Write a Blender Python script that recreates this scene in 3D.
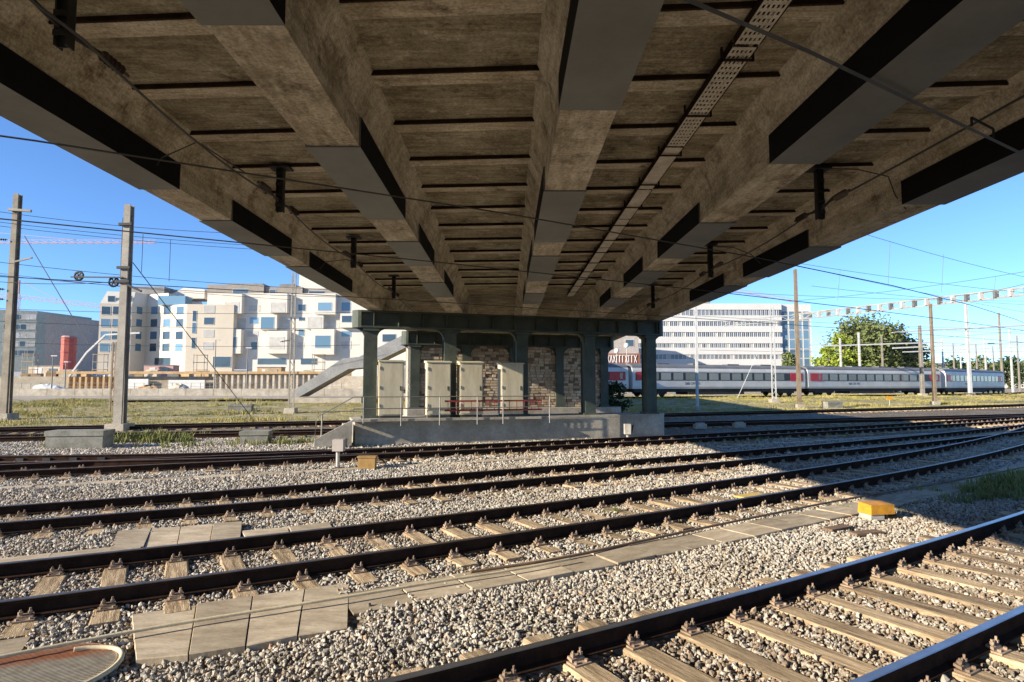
import bpy, math, random
import numpy as np
from mathutils import Vector, Matrix
random.seed(7); rng = np.random.default_rng(7)
R = math.radians
sc = bpy.context.scene
for o in list(bpy.data.objects): bpy.data.objects.remove(o, do_unlink=True)
# ---------------------------------------------------------------- camera
CAM_H = 1.95; FPX = 620.0
cam = bpy.data.objects.new('camera', bpy.data.cameras.new('camera'))
sc.collection.objects.link(cam); sc.camera = cam
cam.data.sensor_width = 36; cam.data.lens = FPX/1024*36
cam.data.clip_start = .05; cam.data.clip_end = 6000
cam.location = (0, 0, CAM_H)
cam.rotation_euler = (R(90)+math.atan(44/FPX), 0, -math.atan(4/FPX))
# ---------------------------------------------------------------- world, sun, exposure
SUN_EL = R(20.1); SUN_AZ = math.atan2(-1, -.5)          # azimuth clockwise from +Y
w = bpy.data.worlds.new('World'); sc.world = w; w.use_nodes = True
nt = w.node_tree; bg = nt.nodes['Background']
sky = nt.nodes.new('ShaderNodeTexSky'); sky.sky_type = 'NISHITA'; sky.sun_disc = False
sky.sun_elevation = SUN_EL; sky.sun_rotation = SUN_AZ % (2*math.pi)
sky.altitude = 400; sky.air_density = .75; sky.dust_density = 0.0; sky.ozone_density = 6.0
nt.links.new(sky.outputs[0], bg.inputs[0]); bg.inputs[1].default_value = .12
sl = bpy.data.lights.new('sun', 'SUN'); sl.energy = 5.0; sl.angle = R(.5); sl.color = (1, .89, .72)
so = bpy.data.objects.new('sun', sl); sc.collection.objects.link(so)
to_sun = Vector((math.sin(SUN_AZ)*math.cos(SUN_EL), math.cos(SUN_AZ)*math.cos(SUN_EL), math.sin(SUN_EL)))
so.rotation_euler = to_sun.to_track_quat('Z', 'Y').to_euler(); so.location = to_sun*100
vs = sc.view_settings; vs.view_transform = 'Standard'; vs.look = 'None'; vs.gamma = 1; vs.use_curve_mapping = False
vs.exposure = 1.08
sc.render.engine = 'CYCLES'
cy = sc.cycles; cy.use_denoising = True; cy.max_bounces = 8; cy.diffuse_bounces = 5; cy.glossy_bounces = 3
cy.transparent_max_bounces = 8; cy.sample_clamp_indirect = 8
# ---------------------------------------------------------------- materials
def new_mat(name):
    m = bpy.data.materials.new(name); m.use_nodes = True
    return m, m.node_tree, m.node_tree.nodes['Principled BSDF']
def N(nt, t, **kw):
    n = nt.nodes.new(t)
    for k, v in kw.items():
        if k.startswith('i_'): n.inputs[k[2:].replace('_', ' ')].default_value = v
        else: setattr(n, k, v)
    return n
def c4(c): return (c[0], c[1], c[2], 1)
def ramp(nt, src, stops):
    r = nt.nodes.new('ShaderNodeValToRGB'); e = r.color_ramp.elements
    while len(e) < len(stops): e.new(.5)
    for el, (p, c) in zip(e, stops):
        el.position = p; el.color = c4(c) if len(c) == 3 else c
    nt.links.new(src, r.inputs[0]); return r.outputs[0]
def mixc(nt, fac, a, b, mode='MIX'):
    m = nt.nodes.new('ShaderNodeMix'); m.data_type = 'RGBA'; m.blend_type = mode
    for sock, v in ((m.inputs[0], fac), (m.inputs[6], a), (m.inputs[7], b)):
        if isinstance(v, (int, float)): sock.default_value = v
        elif isinstance(v, tuple): sock.default_value = c4(v)
        else: nt.links.new(v, sock)
    return m.outputs[2]
def coords(nt, stretch=(1, 1, 1), local=False):
    mp = nt.nodes.new('ShaderNodeMapping'); mp.inputs[3].default_value = stretch
    if local:
        tc = nt.nodes.new('ShaderNodeTexCoord'); oi = nt.nodes.new('ShaderNodeObjectInfo')
        ml = nt.nodes.new('ShaderNodeVectorMath'); ml.operation = 'MULTIPLY_ADD'
        cm = nt.nodes.new('ShaderNodeCombineXYZ')
        for i in range(3): nt.links.new(oi.outputs['Random'], cm.inputs[i])
        nt.links.new(cm.outputs[0], ml.inputs[0]); ml.inputs[1].default_value = (37, 53, 71)
        nt.links.new(tc.outputs['Object'], ml.inputs[2]); nt.links.new(ml.outputs[0], mp.inputs[0])
    else:
        g = nt.nodes.new('ShaderNodeNewGeometry'); nt.links.new(g.outputs['Position'], mp.inputs[0])
    return mp.outputs[0]
def noise(nt, vec, scale, detail=4, rough=.6):
    n = nt.nodes.new('ShaderNodeTexNoise'); n.inputs['Scale'].default_value = scale
    n.inputs['Detail'].default_value = detail; n.inputs['Roughness'].default_value = rough
    nt.links.new(vec, n.inputs['Vector']); return n.outputs[0]
def bump(nt, bs, h, strength, dist=.02):
    b = nt.nodes.new('ShaderNodeBump'); b.inputs['Strength'].default_value = strength; b.inputs['Distance'].default_value = dist
    nt.links.new(h, b.inputs['Height']); nt.links.new(b.outputs[0], bs.inputs['Normal'])
def mat(name, c1, c2=None, scale=3., rough=.8, bmp=.2, metal=0., spec=.3, stretch=(1, 1, 1), local=False, bdist=.01, fine=.25, vary=0., lo=.35, hi=.65):
    m, nt, bs = new_mat(name)
    bs.inputs['Roughness'].default_value = rough; bs.inputs['Metallic'].default_value = metal
    bs.inputs['Specular IOR Level'].default_value = spec
    c2 = c2 or tuple(x*.7 for x in c1)
    v = coords(nt, stretch, local)
    col = ramp(nt, noise(nt, v, scale, 6), [(lo, c2), (hi, c1)])
    if fine:
        f = ramp(nt, noise(nt, v, scale*9, 3), [(.3, (1-fine,)*3), (.7, (1, 1, 1))])
        col = mixc(nt, 1., col, f, 'MULTIPLY')
    if vary:
        oi = nt.nodes.new('ShaderNodeObjectInfo')
        f = ramp(nt, oi.outputs['Random'], [(0, (1-vary,)*3), (1, (1+vary*.4,)*3)])
        col = mixc(nt, 1., col, f, 'MULTIPLY')
    nt.links.new(col, bs.inputs['Base Color'])
    if bmp: bump(nt, bs, noise(nt, v, scale*6, 5), bmp, bdist)
    return m
def glass_mat(name, c, rough=.08, spec=.8):
    m, nt, bs = new_mat(name)
    v = coords(nt); oi = nt.nodes.new('ShaderNodeObjectInfo')
    col = ramp(nt, oi.outputs['Random'], [(0, tuple(x*.6 for x in c)), (1, tuple(min(1, x*1.5) for x in c))])
    nt.links.new(col, bs.inputs['Base Color']); bs.inputs['Roughness'].default_value = rough
    bs.inputs['Specular IOR Level'].default_value = spec; return m
def concrete_soffit(name, lo, mid, hi, pale, stretch):
    """weathered cast concrete: broad tone, board streaks, pale lime blooms, dark damp stains, fine grain"""
    m, nt, bs = new_mat(name); bs.inputs['Roughness'].default_value = .95; bs.inputs['Specular IOR Level'].default_value = .1
    v = coords(nt); vs_ = coords(nt, stretch)
    col = ramp(nt, noise(nt, v, 1.1, 7, .72), [(.33, lo), (.5, mid), (.66, hi)])
    col = mixc(nt, 1., col, ramp(nt, noise(nt, vs_, 2.4, 6, .75), [(.3, (.5, .46, .4)), (.6, (1, 1, 1))]), 'MULTIPLY')
    col = mixc(nt, ramp(nt, noise(nt, v, 2.9, 9, .8), [(.55, (0, 0, 0)), (.68, (.85, .85, .85))]), col, pale)
    col = mixc(nt, 1., col, ramp(nt, noise(nt, v, 1.7, 9, .75), [(.3, (.2, .16, .12)), (.45, (1, 1, 1))]), 'MULTIPLY')
    col = mixc(nt, 1., col, ramp(nt, noise(nt, v, 28, 4, .7), [(.3, (.6, .58, .55)), (.6, (1.1, 1.1, 1.1))]), 'MULTIPLY')
    nt.links.new(col, bs.inputs['Base Color']); bump(nt, bs, noise(nt, vs_, 7, 7, .75), .7, .025); return m
M = {}
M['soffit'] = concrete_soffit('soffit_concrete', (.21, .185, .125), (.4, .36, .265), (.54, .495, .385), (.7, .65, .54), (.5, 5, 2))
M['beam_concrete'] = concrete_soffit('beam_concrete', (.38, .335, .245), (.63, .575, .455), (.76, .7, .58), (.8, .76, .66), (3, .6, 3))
M['cladding_side'] = mat('cladding_side_black', (.012, .012, .013), None, 2, .8, .05, spec=.1, fine=.1)  # sides of the cladding coloured near black, bottom sheet grey
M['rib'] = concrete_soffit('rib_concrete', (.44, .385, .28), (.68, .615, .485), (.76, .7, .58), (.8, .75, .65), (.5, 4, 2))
M['cladding'] = mat('cladding_sheet', (.19, .192, .178), (.13, .132, .123), .9, .42, .03, spec=.35, fine=.1)
M['rib_shade_tray_steel'] = mat('shade_and_rust_edge', (.05, .03, .017), (.022, .014, .01), 6, .9, .3, spec=.1)  # dark brown: painted shadow line of the ribs; also steel tray sides and straps
M['green'] = mat('green_steel', (.085, .1, .075), (.05, .06, .045), 1.5, .6, .15, spec=.4)
M['old_concrete'] = mat('old_concrete', (.33, .315, .27), (.19, .185, .15), 2.2, .92, .4, spec=.1)
M['concrete'] = mat('grey_concrete', (.5, .45, .37), (.33, .29, .23), 1.2, .9, .3, spec=.15)
M['slab'] = mat('slab_concrete', (.62, .52, .375), (.4, .32, .22), 2.5, .9, .35, spec=.15, local=True, vary=.3, stretch=(1, 3, 1))
M['cabinet'] = mat('cabinet_grp', (.66, .59, .43), (.53, .46, .32), 1.6, .65, .08, spec=.3, fine=.15, stretch=(2, 2, .35))
M['cab_dark'] = mat('cabinet_base', (.12, .115, .1), None, 3, .8, .1)
M['galv'] = mat('galvanised', (.3, .29, .27), (.2, .2, .19), 2, .5, .08, metal=.5)
M['red'] = mat('red_paint', (.3, .05, .045), (.2, .035, .03), 3, .6, .1)
M['dark'] = mat('dark_steel', (.035, .035, .036), (.02, .02, .02), 3, .6, .15)
M['wire'] = mat('wire_metal', (.07, .068, .066), (.045, .045, .045), 2, .5, 0, fine=0)
M['wire_light'] = mat('wire_copper', (.16, .15, .14), (.1, .1, .1), 2, .45, 0, metal=.4, fine=0)
M['rail_side'] = mat('rail_rust', (.05, .028, .019), (.026, .016, .012), 5, 1.0, .4, spec=.03)
M['rail_top'] = mat('rail_top', (.4, .4, .41), (.3, .29, .29), 3, .3, .03, metal=.85, fine=.1)
M['rail_mid'] = mat('rail_top_brown', (.17, .145, .13), (.11, .09, .08), 3, .42, .08, metal=.6)
M['rail_dull'] = mat('rail_top_dull', (.2, .15, .12), (.13, .1, .08), 3, .5, .1, metal=.5)
M['chair'] = mat('chair_rust', (.42, .32, .235), (.25, .175, .125), 9, .85, .3, local=True, vary=.3, spec=.15)
M['wood'] = mat('sleeper_wood', (.72, .55, .35), (.29, .205, .125), 1.6, .88, .6, spec=.12, stretch=(1.2, 14, 8), local=True, vary=.35, bdist=.02, fine=.45, lo=.36, hi=.6)
M['brick'] = mat('brick_stone', (.6, .46, .31), (.4, .28, .18), 1.7, .9, .4, spec=.1)
M['brick_pale'] = mat('brick_pale', (.7, .58, .43), (.52, .41, .29), 2.5, .9, .4, spec=.1)
M['brick_dark'] = mat('brick_dark', (.3, .2, .13), (.19, .13, .09), 2.5, .9, .4, spec=.1)
M['mortar'] = mat('mortar', (.4, .35, .28), (.3, .26, .2), 3, .95, .3, spec=.1)
M['quoin'] = mat('quoin_stone', (.55, .5, .42), (.45, .4, .33), 3, .9, .3)
M['white_wall'] = mat('white_render', (.66, .62, .55), (.61, .57, .5), .15, .85, .05, fine=.06)
M['cream_wall'] = mat('cream_render', (.66, .58, .46), (.61, .53, .42), .15, .85, .05, fine=.06)
M['attic'] = mat('attic_cladding', (.33, .29, .25), (.28, .25, .22), .4, .8, .1)
M['sage'] = mat('sage_render', (.36, .4, .37), (.32, .36, .33), .2, .85, .05)
M['taupe'] = mat('taupe_render', (.46, .41, .37), (.42, .37, .33), .2, .85, .05)
M['stair_grey'] = mat('stair_grey', (.33, .33, .325), (.25, .25, .25), .8, .9, .2)
M['slate'] = mat('slate_panel', (.13, .16, .2), (.1, .12, .16), .3, .6, .05)
M['office'] = mat('office_panel', (.62, .61, .59), (.58, .57, .55), .2, .75, .03, fine=.05)
M['roofgrey'] = mat('roof_grey', (.3, .29, .28), None, .5, .9, .1)
M['glass'] = glass_mat('window_glass', (.05, .075, .1))
M['glass_blue'] = glass_mat('window_glass_blue', (.11, .19, .26))
M['glass_office'] = glass_mat('office_glass', (.1, .13, .17), .1, .6)
M['blind'] = mat('window_blind', (.6, .58, .53), (.5, .48, .44), 1, .8, 0)
M['frame'] = mat('window_frame', (.7, .69, .66), None, 1, .6, 0, fine=.05)
M['redbrick'] = mat('red_brown_panel', (.3, .12, .08), (.24, .1, .07), .6, .85, .1)
M['letter'] = mat('white_letters', (.8, .79, .76), None, 1, .6, 0, fine=0)
M['coach'] = mat('coach_white', (.66, .645, .61), (.55, .535, .5), .5, .45, .02, spec=.5, fine=.06)
M['coach_roof'] = mat('coach_roof', (.2, .205, .21), (.15, .155, .16), .6, .6, .05)
M['coach_band'] = mat('coach_band', (.03, .03, .034), None, 1, .35, 0, spec=.5, fine=0)
M['coach_red'] = mat('coach_red', (.55, .02, .03), (.48, .018, .025), 1, .4, 0, spec=.5, fine=.05)
M['coach_glass'] = glass_mat('coach_glass', (.17, .165, .155), .12, .8)
M['under'] = mat('coach_under', (.045, .042, .04), None, 2, .8, .1)
M['mast'] = mat('mast_steel', (.36, .33, .28), (.26, .23, .19), 1.5, .7, .1)
M['mast_rust'] = mat('mast_rust', (.32, .25, .175), (.22, .165, .11), 1.5, .8, .15)
M['mast_brown'] = mat('mast_brown', (.3, .26, .2), (.2, .17, .13), 1.5, .75, .1)
M['mast_white'] = mat('mast_white', (.62, .62, .6), (.5, .5, .49), 1.5, .6, .05)
M['insul'] = mat('insulator', (.12, .085, .07), None, 4, .35, 0)
M['sheetpile'] = mat('sheet_pile', (.62, .56, .46), (.45, .36, .25), .9, .85, .2)
M['timber'] = mat('site_timber', (.55, .38, .2), (.42, .27, .14), 1.2, .85, .2)
M['tarp'] = mat('white_tarp', (.72, .71, .68), (.62, .61, .58), 1, .7, .2)
M['crane_red'] = mat('crane_red', (.55, .33, .3), (.48, .28, .25), 1, .6, 0)
M['silo_red'] = mat('silo_red', (.62, .16, .12), (.5, .12, .09), .5, .7, .05)
M['yellow'] = mat('yellow_paint', (.78, .36, .025), (.55, .25, .03), 9, .6, .2, fine=.35)
M['yellow_mark'] = mat('yellow_mark', (.7, .5, .12), (.55, .4, .13), 8, .8, .1)
M['whitebox'] = mat('white_box', (.55, .52, .46), (.36, .33, .28), 6, .7, .1)
M['brownbox'] = mat('brown_box', (.4, .24, .08), (.3, .18, .06), 6, .7, .1)
M['hose'] = mat('pale_hose', (.76, .65, .43), (.6, .5, .32), 5, .6, .1)
M['pipe_rust'] = mat('rust_pipe', (.24, .16, .1), (.16, .1, .065), 7, .85, .2)
M['tray'] = mat('cable_tray_zinc', (.76, .71, .62), (.55, .5, .42), 5, .6, .2, metal=0.)
M['leaf'] = mat('leaf_green', (.2, .23, .08), (.11, .14, .045), .9, .6, 0, spec=.3, fine=.2, vary=.2)
M['leaf_lime'] = mat('leaf_lime', (.34, .4, .05), (.22, .28, .04), .9, .6, 0, spec=.3, fine=.2)
M['leaf_dark'] = mat('leaf_dark', (.05, .085, .025), (.03, .055, .018), 1.5, .6, 0, spec=.3, fine=.2)
M['bark'] = mat('bark', (.12, .09, .06), None, 4, .9, .3)
M['grass'] = mat('grass_blades', (.52, .43, .17), (.3, .28, .08), .45, .7, 0, spec=.2, fine=.3, lo=.42, hi=.58)
M['weed'] = mat('weed_blades', (.32, .31, .11), (.14, .17, .05), 1.2, .7, 0, spec=.2)
def stone_mat():
    m, nt, bs = new_mat('ballast_stone'); bs.inputs['Roughness'].default_value = .9; bs.inputs['Specular IOR Level'].default_value = .2
    oi = nt.nodes.new('ShaderNodeObjectInfo')
    col = ramp(nt, oi.outputs['Random'], [(0, (.17, .155, .135)), (.15, (.34, .32, .285)), (.45, (.5, .48, .435)), (.7, (.44, .43, .41)), (.88, (.64, .62, .58)), (.96, (.5, .44, .36)), (1, (.46, .3, .19))])
    v = coords(nt); f = ramp(nt, noise(nt, v, 60, 3), [(.3, (.7, .67, .63)), (.65, (1., 1., 1.))])
    big = ramp(nt, noise(nt, v, .35, 3), [(.35, (.92, .86, .78)), (.62, (1, .985, .95))])
    col = mixc(nt, 1., mixc(nt, 1., col, f, 'MULTIPLY'), big, 'MULTIPLY')
    nt.links.new(col, bs.inputs['Base Color']); bump(nt, bs, noise(nt, v, 90, 3), .3, .005); return m
M['stone'] = stone_mat()
M['stone_rust'] = mat('rusty_stone', (.4, .315, .235), (.24, .18, .13), 30, .95, .2, spec=.1, vary=.45)
def ground_mat():
    m, nt, bs = new_mat('ground'); bs.inputs['Roughness'].default_value = .95; bs.inputs['Specular IOR Level'].default_value = .1
    v = coords(nt)
    vo = nt.nodes.new('ShaderNodeTexVoronoi'); vo.inputs['Scale'].default_value = 14; nt.links.new(v, vo.inputs['Vector'])
    sep = nt.nodes.new('ShaderNodeSeparateColor'); nt.links.new(vo.outputs['Color'], sep.inputs[0])
    g = ramp(nt, sep.outputs[0], [(0, (.17, .145, .115)), (.5, (.36, .325, .27)), (1, (.48, .45, .39))])
    edge = ramp(nt, vo.outputs['Distance'], [(.25, (1, 1, 1)), (.7, (.35, .33, .3))])
    g = mixc(nt, 1., g, edge, 'MULTIPLY')
    big = ramp(nt, noise(nt, v, .25, 4), [(.35, (.78, .68, .56)), (.62, (1, 1, 1))])
    g = mixc(nt, 1., g, big, 'MULTIPLY')
    # beyond the far sidings the gravel gives way to dry turf, then to pale site dirt
    s = nt.nodes.new('ShaderNodeSeparateXYZ'); nt.links.new(v, s.inputs[0])
    ma = nt.nodes.new('ShaderNodeMath'); ma.operation = 'MULTIPLY_ADD'; nt.links.new(s.outputs[0], ma.inputs[0]); ma.inputs[1].default_value = -.38
    nt.links.new(s.outputs[1], ma.inputs[2])
    nn = nt.nodes.new('ShaderNodeMath'); nn.operation = 'MULTIPLY_ADD'; nt.links.new(noise(nt, v, .3, 5), nn.inputs[0]); nn.inputs[1].default_value = 9
    nt.links.new(ma.outputs[0], nn.inputs[2])
    mr = nt.nodes.new('ShaderNodeMapRange'); mr.inputs[1].default_value = 45.5; mr.inputs[2].default_value = 47.5; nt.links.new(nn.outputs[0], mr.inputs[0])
    turf = ramp(nt, noise(nt, v, .8, 6), [(.33, (.2, .19, .07)), (.5, (.34, .29, .15)), (.68, (.42, .37, .27))])
    g = mixc(nt, mr.outputs[0], g, turf)
    mr2 = nt.nodes.new('ShaderNodeMapRange'); mr2.inputs[1].default_value = 82; mr2.inputs[2].default_value = 84; nt.links.new(nn.outputs[0], mr2.inputs[0])
    dirt = ramp(nt, noise(nt, v, .5, 6), [(.35, (.3, .25, .18)), (.65, (.45, .4, .32))])
    g = mixc(nt, mr2.outputs[0], g, dirt)
    nt.links.new(g, bs.inputs['Base Color'])
    inv = nt.nodes.new('ShaderNodeMath'); inv.operation = 'SUBTRACT'; inv.inputs[0].default_value = 1; nt.links.new(vo.outputs['Distance'], inv.inputs[1])
    bump(nt, bs, inv.outputs[0], .9, .05); return m
M['ground'] = ground_mat()
def cover_mat():
    m, nt, bs = new_mat('rusty_cover'); bs.inputs['Roughness'].default_value = .8
    v = coords(nt); n = noise(nt, v, 4, 6)
    base = ramp(nt, noise(nt, v, 12, 5), [(.3, (.26, .22, .16)), (.7, (.42, .37, .28))])
    s = nt.nodes.new('ShaderNodeSeparateXYZ'); nt.links.new(v, s.inputs[0])
    ma = nt.nodes.new('ShaderNodeMath'); ma.operation = 'MULTIPLY_ADD'; nt.links.new(s.outputs[0], ma.inputs[0]); ma.inputs[1].default_value = -.4
    nt.links.new(s.outputs[1], ma.inputs[2])            # stain runs as a diagonal band
    ad = nt.nodes.new('ShaderNodeMath'); ad.operation = 'MULTIPLY_ADD'; nt.links.new(n, ad.inputs[0]); ad.inputs[1].default_value = .3; nt.links.new(ma.outputs[0], ad.inputs[2])
    mr = nt.nodes.new('ShaderNodeMapRange'); mr.inputs[1].default_value = 6.3; mr.inputs[2].default_value = 7.0; nt.links.new(ad.outputs[0], mr.inputs[0])
    band = ramp(nt, mr.outputs[0], [(.2, (0, 0, 0)), (.38, (1, 1, 1)), (.62, (.9, .9, .9)), (.85, (0, 0, 0))])
    col = mixc(nt, band, base, (.34, .13, .05))
    nt.links.new(col, bs.inputs['Base Color']); bump(nt, bs, noise(nt, v, 60, 3), .3, .005); return m
M['cover'] = cover_mat()
# ---------------------------------------------------------------- mesh helpers
COL = sc.collection
WM = {}
class MB:
    def __init__(s): s.v = []; s.f = []; s.m = []
    def add(s, vs_, fs, mi=0):
        b = len(s.v); s.v += [tuple(v) for v in vs_]; s.f += [tuple(b+i for i in f) for f in fs]; s.m += [mi]*len(fs); return s
    def box(s, c, d, rz=0, mi=0, mtx=None):
        x, y, z = (k/2 for k in d)
        vs_ = [Vector(p) for p in ((-x,-y,-z),(x,-y,-z),(x,y,-z),(-x,y,-z),(-x,-y,z),(x,-y,z),(x,y,z),(-x,y,z))]
        T = mtx if mtx is not None else Matrix.Translation(c) @ Matrix.Rotation(rz, 4, 'Z')
        return s.add([T @ v for v in vs_], [(0,3,2,1),(4,5,6,7),(0,1,5,4),(1,2,6,5),(2,3,7,6),(3,0,4,7)], mi)
    def bx(s, x0, x1, y0, y1, z0, z1, mi=0): return s.box(((x0+x1)/2, (y0+y1)/2, (z0+z1)/2), (x1-x0, y1-y0, z1-z0), 0, mi)
    def bar(s, a, b, wd, ht=None, mi=0):
        a = Vector(a); b = Vector(b); d = b-a; L = d.length
        if L < 1e-6: return s
        q = d.to_track_quat('Y', 'Z').to_matrix().to_4x4()
        return s.box(None, (wd, L, ht or wd), mtx=Matrix.Translation((a+b)/2) @ q, mi=mi)
    def tube(s, pts, r, n=6, mi=0, cap=True):
        pts = [Vector(p) for p in pts]; rs = r if isinstance(r, (list, tuple)) else [r]*len(pts); vs_ = []
        for i, p in enumerate(pts):
            d = (pts[min(i+1, len(pts)-1)]-pts[max(i-1, 0)]).normalized()
            up = Vector((0, 0, 1)) if abs(d.z) < .95 else Vector((1, 0, 0))
            a = d.cross(up).normalized(); b = a.cross(d)
            for k in range(n):
                t = 2*math.pi*k/n; vs_.append(p+(a*math.cos(t)+b*math.sin(t))*rs[i])
        fs = []
        for i in range(len(pts)-1):
            for k in range(n):
                fs.append((i*n+k, i*n+(k+1) % n, (i+1)*n+(k+1) % n, (i+1)*n+k))
        if cap: fs += [tuple(range(n-1, -1, -1)), tuple((len(pts)-1)*n+k for k in range(n))]
        return s.add(vs_, fs, mi)
    def prism(s, prof, frames, mi=0, cap=True, mis=None):
        """sweep closed profile [(a,b)] through frames [(origin, axis_a, axis_b)]"""
        n = len(prof); vs_ = []
        for o_, a, b in frames:
            for (u, v) in prof: vs_.append(Vector(o_)+Vector(a)*u+Vector(b)*v)
        base = len(s.v); s.v += [tuple(v) for v in vs_]
        for i in range(len(frames)-1):
            for k in range(n):
                s.f.append(tuple(base+j for j in (i*n+k, i*n+(k+1) % n, (i+1)*n+(k+1) % n, (i+1)*n+k))); s.m.append(mis[k] if mis else mi)
        if cap:
            s.f.append(tuple(base+j for j in range(n-1, -1, -1))); s.m.append(mi)
            s.f.append(tuple(base+(len(frames)-1)*n+k for k in range(n))); s.m.append(mi)
        return s
    def mesh(s, name, mats, inv=None, smooth=False):
        me = bpy.data.meshes.new(name)
        vs_ = s.v if inv is None else [tuple(inv @ Vector(v)) for v in s.v]
        me.from_pydata(vs_, [], s.f); me.update()
        for k in (mats if isinstance(mats, (list, tuple)) else [mats]): me.materials.append(M[k])
        me.polygons.foreach_set('material_index', s.m)
        if smooth: me.polygons.foreach_set('use_smooth', [True]*len(me.polygons))
        return me
    def build(s, name, mats, parent=None, smooth=False):
        P = WM.get(parent.name, Matrix()) if parent else Matrix()
        o = bpy.data.objects.new(name, s.mesh(name, mats, P.inverted() if parent else None, smooth)); COL.objects.link(o)
        if parent: o.parent = parent
        WM[o.name] = P; return o
def tag(o, label=None, cat=None, group=None, kind=None):
    for k, v in (('label', label), ('category', cat), ('group', group), ('kind', kind)):
        if v: o[k] = v
    return o
def thing(name, label, cat, loc=(0, 0, 0), rz=0, group=None):
    o = bpy.data.objects.new(name, None); COL.objects.link(o); o.empty_display_size = .2
    o.location = loc; o.rotation_euler = (0, 0, rz); WM[o.name] = Matrix.Translation(loc) @ Matrix.Rotation(rz, 4, 'Z')
    return tag(o, label, cat, group)
def inst(name, me, parent, loc, rz=0, rot=None, scale=None, label=None):
    """a child (or top-level) object sharing mesh data; loc in the parent's space"""
    o = bpy.data.objects.new(name, me); COL.objects.link(o); o.location = loc; o.rotation_euler = rot or (0, 0, rz)
    if scale: o.scale = scale
    if parent: o.parent = parent; P = WM.get(parent.name, Matrix())
    else: P = Matrix()
    WM[o.name] = P @ Matrix.LocRotScale(Vector(loc), o.rotation_euler.to_quaternion(), Vector(scale or (1, 1, 1)))
    if label: o['label'] = label
    return o
def X_at(px, Y): return (px-508)/FPX*Y
def Z_at(py, Y): return CAM_H+(385-py)/FPX*Y
# ---------------------------------------------------------------- terrain
def sstep(a, b, x):
    t = np.clip((x-a)/(b-a), 0, 1); return t*t*(3-2*t)
def gz(x, y):
    x = np.asarray(x, float); y = np.asarray(y, float); q = y-.38*x
    n = .012*np.sin(1.7*x+.6*y)+.01*np.sin(.9*y-2.1*x+1)+.008*np.sin(3.1*y+.4)
    return -.215+n*(q < 60)+.6*sstep(44, 66, q)
ax = np.concatenate([-np.geomspace(1800, 42, 16), np.arange(-40, 40.1, .8), np.geomspace(42, 1800, 16)])
ay = np.concatenate([-np.geomspace(400, 12, 8), np.arange(-10, 70.1, .8), np.geomspace(72, 2600, 24)])
gx, gy = np.meshgrid(ax, ay); gzv = gz(gx, gy)
gm = MB(); gm.v = list(zip(gx.ravel().tolist(), gy.ravel().tolist(), gzv.ravel().tolist())); nx = len(ax)
gm.f = [(j*nx+i, j*nx+i+1, (j+1)*nx+i+1, (j+1)*nx+i) for j in range(len(ay)-1) for i in range(nx-1)]; gm.m = [0]*len(gm.f)
tag(gm.build('ground', 'ground', smooth=True), kind='structure')
# ---------------------------------------------------------------- tracks
GA = .7525
class Track:
    def __init__(s, a, b, c, extra=None): s.a, s.b, s.c, s.e = a, b, c, extra
    def y(s, x): return s.a*x*x+s.b*x+s.c+(s.e(x) if s.e else 0)
    def p(s, x, off=0, z=0):
        d = (s.y(x+.01)-s.y(x-.01))/.02; L = math.hypot(1, d)
        return Vector((x-off*d/L, s.y(x)+off/L, z))       # off > 0: away from the camera
    def ang(s, x): return math.atan((s.y(x+.01)-s.y(x-.01))/.02)
    def arc(s, x0, x1, step, phase=0):
        out = []; x = x0; acc = -phase
        h = .01
        while x < x1:
            if acc >= 0: out.append(x); acc -= step
            acc += h/math.cos(s.ang(x)); x += h
        return out
def flat_right(k): return lambda x: 0
T1 = Track(.0074, .56, 3.805); T2 = Track(.0077, .594, 9.21); T3 = Track(.0031, .555, 13.73)
T4 = Track(.002, .482, 20.4)
T4b = Track(.002, .482, 20.4, lambda x: .0125*(x-.5)**2 if x < .5 else 0)
T5 = Track(.0012, .30, 29.6); T6 = Track(.0012, .42, 37.6)
TT = Track(.0012, .36, 69.2)
RAILP = [(-.07,-.16),(.07,-.16),(.07,-.148),(.012,-.128),(.012,-.042),(.036,-.032),(.036,-.006),(.03,0),(-.03,0),(-.036,-.006),(-.036,-.032),(-.012,-.042),(-.012,-.128),(-.07,-.148)]
RAILM = [0]*14; RAILM[6] = 1; RAILM[7] = 1; RAILM[8] = 1
def rail(tr, x0, x1, off, parent, n=60, top='rail_top', dz=0, name='rail'):
    fr = []
    for i in range(n+1):
        x = x0+(x1-x0)*i/n; a = tr.ang(x)
        fr.append((tr.p(x, off, dz), (math.sin(a), -math.cos(a), 0), (0, 0, 1)))
    mb = MB(); mb.prism(RAILP, fr, mis=RAILM); return mb.build(name, ['rail_side', top], parent)
def sleeper_mesh(L, wd, seed):
    rr = random.Random(seed); mb = MB(); nx_ = 6; H = .16
    prof = lambda k: [(-wd/2, -H), (wd/2, -H), (wd/2-rr.uniform(0, .008), -.012), (wd/2-.018, 0), (-wd/2+.018, 0), (-wd/2+rr.uniform(0, .008), -.012)]
    fr = []
    mb2 = MB(); verts = []
    for k in range(nx_+1):
        xx = -L/2+L*k/nx_; jig = rr.uniform(-.006, .006); zz = rr.uniform(-.006, .004)
        for (u, v) in prof(k): verts.append((xx, u+jig, v+(zz if v > -.1 else 0)))
    fs = []
    for k in range(nx_):
        for j in range(6): fs.append((k*6+j, (k+1)*6+j, (k+1)*6+(j+1) % 6, k*6+(j+1) % 6))
    fs += [(0, 1, 2, 3, 4, 5), tuple(nx_*6+j for j in range(5, -1, -1))]
    mb.add(verts, fs); return mb.mesh('sleeper', 'wood')
SLEEPERS = [sleeper_mesh(2.55, .25, k) for k in range(5)]
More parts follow.
